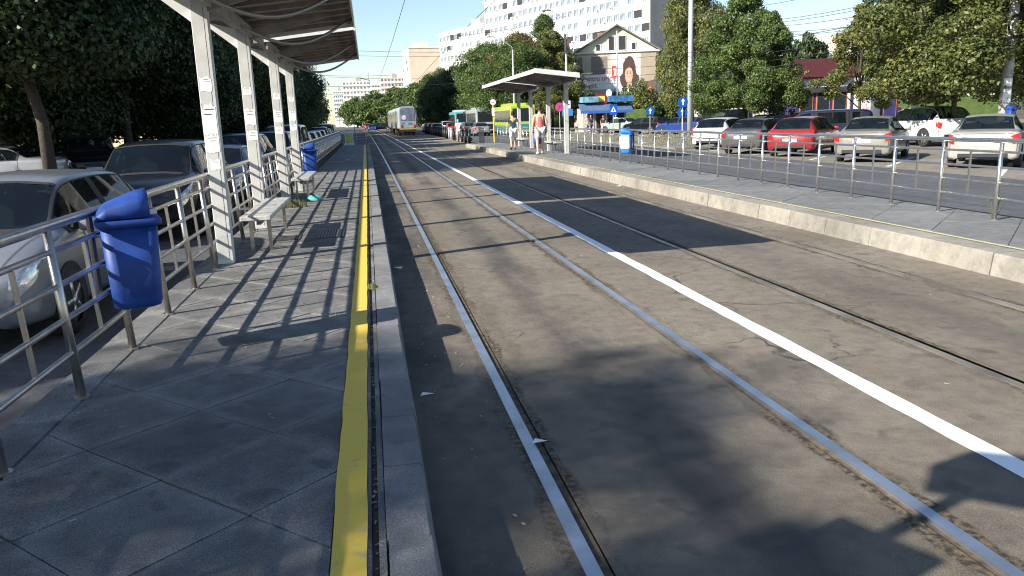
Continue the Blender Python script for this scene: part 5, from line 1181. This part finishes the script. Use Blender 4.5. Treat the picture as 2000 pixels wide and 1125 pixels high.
def arrow_sign(px, py, pyb, Y, lab, kind='arrow', r=.33, face=0., z0=ZR):
    c = at(px, py, Y); t = thing('traffic_sign', lab, 'traffic sign', (c[0], Y, z0), face, 'traffic signs on the right'); h = c[2]-z0
    MB().tube([(0, .04, 0), (0, .04, h+.2)], .03, 8).build('post', M_polepale, t)
    if kind == 'arrow':
        MB().disc((0, 0, h), r, .02, 'y', 28).build('disc', M_signblue, t)
        b = MB(); s = r; b.prism([(-.10*s*1.4, h-.62*s), (.10*s*1.4, h-.62*s), (.14*s, h+.1*s), (.40*s, h+.1*s), (0, h+.68*s), (-.40*s, h+.1*s), (-.14*s, h+.1*s)], -.018, -.012, 1); b.build('arrow', M_signwhite, t)
    if kind == 'cross':
        MB().box((0, 0, h), (.7, .02, .9)).build('panel', M_signblue, t); b = MB(); b.prism([(-.26, h-.2), (.26, h-.2), (0, h+.28)], -.02, -.012, 1); b.build('triangle', M_signwhite, t)
        b = MB(); b.prism([(-.05, h-.14), (.05, h-.14), (.03, h+.02), (0, h+.12), (-.03, h+.02)], -.028, -.021, 1); b.build('walker', M_ink, t)
    if kind == 'nostop':
        MB().disc((0, 0, h), .36, .02, 'y', 28).build('disc', M_signred, t); 
        for a in (45, -45): MB().box((0, -.016, h), (.62, .006, .07), M=Matrix.Rotation(R(a), 3, 'Y')).build('stroke', mat('violet stroke', (.16, .08, .45), .5), t)
    if kind == 'busstop':
        MB().box((0, 0, h), (.5, .03, .55)).build('disc', M_signwhite, t)
    return t
arrow_sign(1270, 217, 262, 63.5, 'round blue arrow sign in front of the black estate', r=.36)
arrow_sign(1333, 219, 272, 50, 'round blue arrow sign in front of the blue sedan', r=.34)
arrow_sign(1334, 199, 272, 49.9, 'upper round blue sign half hidden by leaves', 'arrow', r=.33)
arrow_sign(1198, 214, 262, 70, 'square blue pedestrian crossing sign before the kiosk', 'cross')
arrow_sign(1093, 209, 270, 66, 'pink no stopping disc behind the man in the pink shirt', 'nostop')
st_ = thing('stop_sign_board', 'blue and white bus stop board on the tall lamp pole', 'sign', tuple(at(1107, 212, 72.6))); MB().box((0, 0, .35), (.7, .05, .7)).build('white_panel', M_signwhite, st_); MB().box((.05, -.01, -.35), (1.0, .05, .6)).build('blue_panel', mat('light blue sign', (.03, .25, .60), .5), st_); MB().box((0, -.03, .35), (.5, .01, .12)).build('stripe', M_signblue, st_)
ad = thing('street_poster', 'small blue and orange poster panel left of the old house', 'poster', tuple(at(1117, 186, 100))); MB().box((0, 0, 1.2), (1.3, .1, 1.9)).build('blue_half', mat('poster blue', (.06, .22, .50), .6, var=.5, scale=2), ad); MB().box((0, 0, -.6), (1.3, .1, 1.6)).build('orange_half', mat('poster orange', (.55, .30, .18), .6, var=.4, scale=2), ad)
# yellow stop pole
yp = thing('stop_pole', 'yellow pole with a round white sign at the end of the right shelter', 'sign', (7.88, 51.5, ZP)); MB().tube([(0, 0, 0), (0, 0, 2.45)], .045, 10).build('pole', M_yelpole, yp)
MB().disc((0, -.03, 2.5), .18, .03, 'y', 22).build('disc', M_signwhite, yp); MB().box((-.02, -.045, 2.5), (.2, .01, .05)).build('stripe', M_signred, yp); MB().box((-.02, -.05, 1.9), (.16, .04, .5)).build('timetable', M_paper, yp)
# the stop sign beside the photographer, out of view, whose shadow falls on the track
sp_ = thing('stop_pole', 'tram stop pole with boards left of the photographer, seen only by its shadow', 'sign', (-1.62, 1.12, ZP), R(114)); MB().tube([(0, 0, 0), (0, 0, 2.75)], .04, 10).build('pole', M_yelpole, sp_)
MB().prism([(-.24, 2.46), (.12, 2.36), (.25, 2.52), (.22, 2.70), (.02, 2.78), (-.20, 2.70)], -.02, .02, 1).build('board', M_signwhite, sp_); MB().box((-.02, 0, 1.60), (.46, .05, .92)).build('timetable_case', M_blackp, sp_)

pole(1655, 255, 182, 43.5, .10, mat('pale stripped wood', (.42, .39, .33), .8), 'short pale wooden stake beside the black sedan', taper=.9, name='wooden_stake')
# bollards
bd = None
for i in range(22):
    y = 58+i*2.45; x = 7.2+.8*smooth01(55, 100, y)+BL(y)
    m_ = M_colw if i in (6, 7) else M_blackp; nm = '%s pale bollard in the row of black ones' % ('nearer' if i == 6 else 'farther') if i in (6, 7) else '%s black bollard from the pushchair in the row beside the traffic' % ORD[i]
    t = thing('bollard', nm, 'bollard', (x, y, 0), group='bollards beyond the right platform' if i not in (6, 7) else 'pale bollards'); MB().tube([(0, 0, 0), (0, 0, .86)], .095, 12).build('shaft', m_, t, True); MB().tube([(0, 0, .86), (0, 0, .90), (0, 0, 1.0), (0, 0, 1.04)], [.07, .11, .10, .03], 12).build('cap', m_, t, True)
# low thin railing beyond the platform
rb = thing('thin_railing', 'thin dark railing between the bollards and the yellow pole', 'railing', (7.5, 53.5, 0)); 
for i in range(7): MB().tube([(i*.12, i*1.3, 0), (i*.12, i*1.3, 1.1)], .025, 6).build('post', M_dark, rb)
MB().tube([(0, 0, 1.1), (.72, 7.8, 1.1)], .025, 6).build('handrail', M_dark, rb)
# overhead wires
def wire(pts, r, lab, name='overhead_wire', group='overhead wires'):
    o = MB().tube(pts, r, 5).build(name, M_wire); tagp(o, lab, 'wire', group)
def sag(a, b, s, n=12): return [tuple(np.array(a)*(1-t)+np.array(b)*t-np.array([0, 0, s*4*t*(1-t)])) for t in np.linspace(0, 1, n)]
wire([(4.58+rt(y), y, 5.55+.1*math.sin(y/15)) for y in range(-8, 300, 6)], .012, 'contact wire above the right track', 'contact_wire')
wire([(1.5+BL(y), y, 5.55+.1*math.sin(y/15+1)) for y in range(-8, 300, 6)], .010, 'contact wire above the left track', 'contact_wire')
for (xa, ya, xb, yb, Y, lab) in ((600, 95, 1000, 100, 100, 'topmost span wire across the street'), (600, 105, 960, 108, 110, 'second span wire across the street'), (560, 143, 760, 147, 130, 'span wire just above the far block'), (640, 150, 900, 152, 140, 'span wire level with the far roofs'), (610, 168, 960, 158, 90, 'thick span wire with an insulator'), (640, 184, 900, 180, 150, 'lowest span wire over the street')):
    wire(sag(at(xa, ya, Y), at(xb, yb, Y), .25), .02 if Y < 120 else .025, lab, 'span_wire')
ins = MB().tube([tuple(at(627, 158, 90)), tuple(at(628, 176, 90))], .14, 8).build('insulator', M_dark); tagp(ins, 'dark insulator hanging on the span wire left of the street', 'insulator')
wr = random.Random(6)
for i, (xa, ya, xb, yb, dY) in enumerate(((1420, 18, 1975, -120, 0), (1440, 42, 1975, -60, 0), (1440, 47, 1975, -52, 0), (1440, 52, 1975, -30, 0), (1440, 60, 1975, 2, 0), (1440, 66, 1975, 10, 0), (1150, 118, 1975, -10, 0), (1150, 135, 1975, 22, 0), (1130, 152, 1975, 40, 0), (1120, 165, 1975, 55, 0))):
    a = at(xa, ya, 75); b = at(xb, yb, 27.5); wire(sag(a, b, .5), .016, '%s cable from the top of those fanning out from the concrete pole' % ORD[i], 'overhead_cable', 'cables strung to the concrete pole')
wire(sag(at(862, 72, 70), at(1110, 30, 72), .3), .015, 'diagonal wire crossing the white apartment block', 'overhead_cable')
br_ = MB(); br_.tube([tuple(at(701, 152, 100)), tuple(at(722, 157, 100))], .045, 6); br_.tube([tuple(at(722, 157, 100)), tuple(at(722, 172, 100))], .03, 6); br_.tube([tuple(at(720, 142, 100)), tuple(at(720, 157, 100))], .02, 6); o = br_.build('wire_hanger', M_wire); tagp(o, 'contact wire hanger over the middle of the street', 'wire hanger')

# ------------------------------------------------------------------ people
def skin_mesh(verts, edges, rad, sub=2, root=0):
    me = bpy.data.meshes.new('sk'); me.from_pydata(verts, edges, []); o = bpy.data.objects.new('sk', me); COL.objects.link(o)
    o.modifiers.new('s', 'SKIN'); o.modifiers.new('b', 'SUBSURF').levels = sub
    for i, r_ in enumerate(rad):
        r_ = r_ if isinstance(r_, tuple) else (r_, r_); me.skin_vertices[0].data[i].radius = r_
        me.skin_vertices[0].data[i].use_root = (i == root)
    dg = bpy.context.evaluated_depsgraph_get(); out = bpy.data.meshes.new_from_object(o.evaluated_get(dg)); bpy.data.objects.remove(o)
    out.polygons.foreach_set('use_smooth', [True]*len(out.polygons)); out.materials.clear(); return out
def person(x, y, z, face, lab, h=1.75, sk=0, top=None, sleeves=1, bottom=None, short=True, hair=None, shoe=None, stride=.25, arms=(.1, -.1), cap=None, fat=1., cat='person', group=None, longhair=False, seated=False):
    t = thing('person', lab, 'person', (x, y, z), R(-face), group, h/1.75)
    J = {}
    J['pel'] = (0, 0, .95); J['sp'] = (0, -.01, 1.12); J['ch'] = (0, 0, 1.32); J['nk'] = (0, .0, 1.47); J['hd0'] = (0, .01, 1.55)
    s = stride
    for q, sg in (('l', -1), ('r', 1)):
        st_ = s*sg
        J['hp'+q] = (.095*sg, 0, .90); J['kn'+q] = (.105*sg, .5*st_+.04, .50+.02*abs(st_)); J['an'+q] = (.11*sg, st_ if not (st_ < 0) else st_*1.1, .09+(.05 if st_ < -.1 else 0)); J['to'+q] = (.12*sg, J['an'+q][1]+.17, .035)
        J['sh'+q] = (.185*sg, 0, 1.42); ar = arms[0 if q == 'l' else 1]
        J['el'+q] = (.245*sg, ar*.5-.03, 1.14); J['wr'+q] = (.26*sg, ar+.05, .90)
        if seated: J['kn'+q] = (.12*sg, .45, .93); J['an'+q] = (.12*sg, .55, .5); J['to'+q] = (.12*sg, .7, .45); J['el'+q] = (.27*sg, .15, 1.16); J['wr'+q] = (.2*sg, .40, 1.2)
    def chain(names, eds, rad, root=0, sub=2):
        idx = {n_: i for i, n_ in enumerate(names)}; return skin_mesh([J[n_] for n_ in names], [(idx[a], idx[b]) for a, b in eds], rad, sub, root)
    f = fat
    names = ['pel', 'sp', 'ch', 'nk', 'hd0', 'hpl', 'knl', 'anl', 'tol', 'hpr', 'knr', 'anr', 'tor', 'shl', 'ell', 'wrl', 'shr', 'elr', 'wrr']
    rad = [(.13*f, .10*f), (.125*f, .095*f), (.15*f, .10*f), (.055, .055), (.06, .06), .09*f, .058*f, .038, .03, .09*f, .058*f, .038, .03, .058*f, .042*f, .026, .058*f, .042*f, .026]
    E_ = [('pel', 'sp'), ('sp', 'ch'), ('ch', 'nk'), ('nk', 'hd0'), ('pel', 'hpl'), ('hpl', 'knl'), ('knl', 'anl'), ('anl', 'tol'), ('pel', 'hpr'), ('hpr', 'knr'), ('knr', 'anr'), ('anr', 'tor'), ('ch', 'shl'), ('shl', 'ell'), ('ell', 'wrl'), ('ch', 'shr'), ('shr', 'elr'), ('elr', 'wrr')]
    bm_ = chain(names, E_, rad)
    bm = bmesh.new(); bm.from_mesh(bm_)
    # head: shaped ellipsoid with jaw, nose, ears
    r0 = bmesh.ops.create_uvsphere(bm, u_segments=20, v_segments=14, radius=1)
    for v in r0['verts']:
        c = v.co; jaw = 1-.22*max(0, -c.z); v.co = Vector((c.x*.075*jaw, c.y*.095*(1-.1*max(0, -c.z))+.02, c.z*.115+1.645))
    for c, sc_ in (((0, .122, 1.64), (.012, .018, .022)), ((.077, .01, 1.64), (.01, .018, .03)), ((-.077, .01, 1.64), (.01, .018, .03))):
        r1 = bmesh.ops.create_uvsphere(bm, u_segments=8, v_segments=6, radius=1)
        for v in r1['verts']: v.co = Vector((v.co.x*sc_[0]+c[0], v.co.y*sc_[1]+c[1], v.co.z*sc_[2]+c[2]))
    # hands: palm plus five bent fingers each
    for q, sg in (('l', -1), ('r', 1)):
        w = Vector(J['wr'+q]); d = (w-Vector(J['el'+q])).normalized(); side = Vector((0, 1, 0)); side = (side-d*side.dot(d)).normalized(); nrm = d.cross(side)
        hb = MB(); hb.tube([w, w+d*.05, w+d*.09], [.024, .034, .032], 8)
        for k_ in range(4):
            b0 = w+d*.085+side*(-.027+.018*k_); L_ = (.062, .074, .078, .066)[k_]; hb.tube([b0, b0+d*L_*.5+nrm*.006*sg, b0+d*L_*.85+nrm*.022*sg], [.009, .008, .006], 5)
        b0 = w+d*.035+side*.03; hb.tube([b0, b0+side*.025+d*.025, b0+side*.03+d*.055], [.011, .010, .008], 5)
        mm = hb.mesh(); bm.from_mesh(mm)
    for f_ in bm.faces: f_.smooth = True
    bm.to_mesh(bm_); bm.free(); link('body', bm_, skinm(sk), t)
    # clothes
    k2 = 1.13
    if sleeves == 2: nn = ['sp', 'pel', 'ch', 'nk', 'shl', 'ell', 'wrl', 'shr', 'elr', 'wrr']; rr_ = [(.14*f, .11*f), (.15*f, .115*f), (.165*f, .115*f), (.07, .06), .072*f, .054*f, .036, .072*f, .054*f, .036]; ee = [('pel', 'sp'), ('sp', 'ch'), ('ch', 'nk'), ('ch', 'shl'), ('shl', 'ell'), ('ell', 'wrl'), ('ch', 'shr'), ('shr', 'elr'), ('elr', 'wrr')]
    elif sleeves == 1:
        for q in 'lr': J['ms'+q] = tuple(np.array(J['sh'+q])*.35+np.array(J['el'+q])*.65)
        nn = ['sp', 'pel', 'ch', 'nk', 'shl', 'msl', 'shr', 'msr']; rr_ = [(.14*f, .112*f), (.15*f, .118*f), (.165*f, .118*f), (.07, .06), .074*f, .062*f, .074*f, .062*f]; ee = [('pel', 'sp'), ('sp', 'ch'), ('ch', 'nk'), ('ch', 'shl'), ('shl', 'msl'), ('ch', 'shr'), ('shr', 'msr')]
    else: nn = ['sp', 'pel', 'ch', 'nk']; rr_ = [(.155*f, .12*f), (.17*f, .13*f), (.17*f, .12*f), (.08, .065)]; ee = [('pel', 'sp'), ('sp', 'ch'), ('ch', 'nk')]
    link('shirt', chain(nn, ee, rr_), top, t)
    for q in 'lr':
        e_ = .92 if short else .0; a_ = np.array(J['kn'+q]); J['cu'+q] = tuple(np.array(J['hp'+q])*(1-e_)+a_*e_) if short else tuple(a_*.12+np.array(J['an'+q])*.88)
    if short: nn = ['pel', 'hpl', 'cul', 'hpr', 'cur']; rr_ = [(.145*f, .118*f), .108*f, .092*f, .108*f, .092*f]; ee = [('pel', 'hpl'), ('hpl', 'cul'), ('pel', 'hpr'), ('hpr', 'cur')]
    else: nn = ['pel', 'hpl', 'knl', 'cul', 'hpr', 'knr', 'cur']; rr_ = [(.145*f, .118*f), .105*f, .075*f, .06, .105*f, .075*f, .06]; ee = [('pel', 'hpl'), ('hpl', 'knl'), ('knl', 'cul'), ('pel', 'hpr'), ('hpr', 'knr'), ('knr', 'cur')]
    link('shorts' if short else 'trousers', chain(nn, ee, rr_), bottom, t)
    for q in 'lr':
        a = Vector(J['an'+q]); b_ = Vector(J['to'+q]); mm = MB().tube([(a.x, a.y-.07, .05+a.z-.09), (a.x, a.y+.02, .05+a.z-.08), (b_.x, b_.y-.02, .045), (b_.x, b_.y+.05, .04)], [.035, .05, .048, .03], 10); mm.build('shoe', shoe, t, True)
    if hair:
        b = MB(); n1, n2 = 9, 18; X_, Y_, Z_ = [], [], []
        for i in range(n1):
            ph = (math.pi*.62 if not longhair else math.pi*.8)*i/(n1-1); 
            row = [(.083*math.sin(ph)*math.cos(a), .100*math.sin(ph)*math.sin(a)-.004-.014*(ph > 1.1), 1.652+.125*math.cos(ph)*(1 if ph < 1.6 else 1.3)+(.05 if (math.sin(a) > .3 and ph > 1.2) else 0)) for a in np.linspace(0, 2*math.pi, n2)]
            X_.append([p[0] for p in row]); Y_.append([p[1] for p in row]); Z_.append([p[2] for p in row])
        b.grid(np.array(X_), np.array(Y_), np.array(Z_)); b.build('hair' if not cap else 'cap', hair, t, True)
    return t
brown = mat('dark brown hair', (.03, .018, .012), .7); greyh = mat('grey hair', (.35, .34, .32), .7); cyanc = cloth('cyan cap cloth', (.15, .55, .50))
person(6.87, 32.6, ZP, 3, 'man in a pink sleeveless hooded top and pale shorts walking away', 1.93, 0, cloth('pink cloth', (.52, .15, .15)), 0, cloth('pale grey shorts', (.58, .57, .53)), True, brown, mat('white shoes', (.7, .7, .68), .6), .10, (.05, .0), fat=1.10)
person(6.78, 38.4, ZP, 3, 'man in a dark green shirt and white shorts walking away', 1.78, 0, cloth('dark green cloth', (.025, .06, .055)), 1, cloth('white shorts', (.68, .70, .72)), True, brown, mat('dark shoes', (.03, .03, .03), .6), .18, (.08, -.12))
wp = person(7.05, 64.8, 0, 10, 'man in white clothes and cyan cap pushing a pushchair', 1.72, 0, cloth('white shirt', (.72, .72, .72)), 1, cloth('white trousers', (.68, .68, .70)), True, cyanc, mat('white shoes', (.7, .7, .68)), .2, (.3, .3), cap=True)
pc = thing('pushchair', 'dark pushchair in front of the man in white', 'pushchair', (7.65, 65.3, 0), R(-20)); MB().prism([(-.25, .45), (.3, .4), (.45, .9), (.1, 1.0), (-.3, .8)], -.22, .22, 1).build('seat', M_dark, pc)
for sx in (-.22, .22): MB().tube([(-.45, sx, 1.0), (.1, sx, .4), (.4, sx, .12)], .018, 6).build('frame_tube', M_steel, pc)
for a, b_ in ((-.35, -.22), (-.35, .22), (.4, -.22), (.4, .22)): MB().disc((a, b_, .13), .13, .04, 'y', 14).build('wheel', M_black, pc)
bs = [(1126, 244, 78, 'child in white beside the man in navy at the kiosk', (.70, .70, .70), (.04, .05, .10), 1.3, 180), (1154, 244, 77.5, 'man in a navy shirt walking by the kiosk', (.03, .04, .10), (.10, .13, .20), 1.78, 170), (1147, 244, 78.6, 'person in pale clothes behind the man in navy', (.60, .45, .42), (.3, .3, .3), 1.7, 170), (1178, 244, 77.6, 'woman in a dark top and light skirt by the kiosk', (.05, .03, .03), (.6, .5, .42), 1.68, 190), (1203, 244, 77.2, 'person dressed all in white at the kiosk counter', (.78, .76, .74), (.74, .72, .72), 1.72, 200)]
for i, (px, py, Y, lab, tc_, bc_, h, fc) in enumerate(bs):
    p = at(px, py, Y); person(p[0], Y, ZR, fc, lab, h, i % 2, cloth('top cloth %d' % i, tc_), 1, cloth('lower cloth %d' % i, bc_), i % 2 == 0, brown, mat('dark shoes', (.03, .03, .03)), .15, group='people by the kiosk')
p = at(1692, 190, 56); person(p[0], 56, ZR+.3, 20, 'grey haired woman in pink behind the dark blue people carrier', 1.65, 0, cloth('pink top', (.55, .25, .30)), 1, cloth('dark skirt', (.06, .05, .07)), False, greyh, mat('dark shoes', (.03, .03, .03)), .1, longhair=True)
p = at(1547, 210, 58); person(p[0], 58, ZR+.2, 190, 'man in black standing at the corner of the purple pavilion', 1.75, 1, cloth('black top', (.03, .03, .035)), 1, cloth('dark trousers', (.04, .04, .05)), False, brown, mat('dark shoes', (.03, .03, .03)), .1)
# drivers
for (x, y, z, lab) in ((-3.32, 9.52, ZL-.38, 'driver of the silver hatchback'), (-3.46, 16.3, ZL-.26, 'driver of the black SUV')):
    person(x, y, z, 180, lab, 1.6, 0, cloth('dark driver top', (.10, .09, .09)), 1, cloth('dark trousers', (.04, .04, .05)), True, brown, mat('dark shoes', (.03, .03, .03)), 0, seated=True)
lb = MB().disc((.50, 2.02, .70), .055, .05, 'y', 16).build('headlamp_glow', M_amber, c0); lb.rotation_euler = (0, 0, 0)  # small warm emissive disc set in one headlamp
# things in the two nearest cars' windscreens
b = MB(); b.prism([(0, 0), (.045, .05), (.05, .16), (0, .24), (-.05, .16), (-.045, .05)], -.006, .006, 1); o = b.build('hanging_ornament', M_paper); o.location = (-3.93, 8.33, 1.04); tagp(o, 'white ornament hanging inside the silver hatchback windscreen', 'ornament')
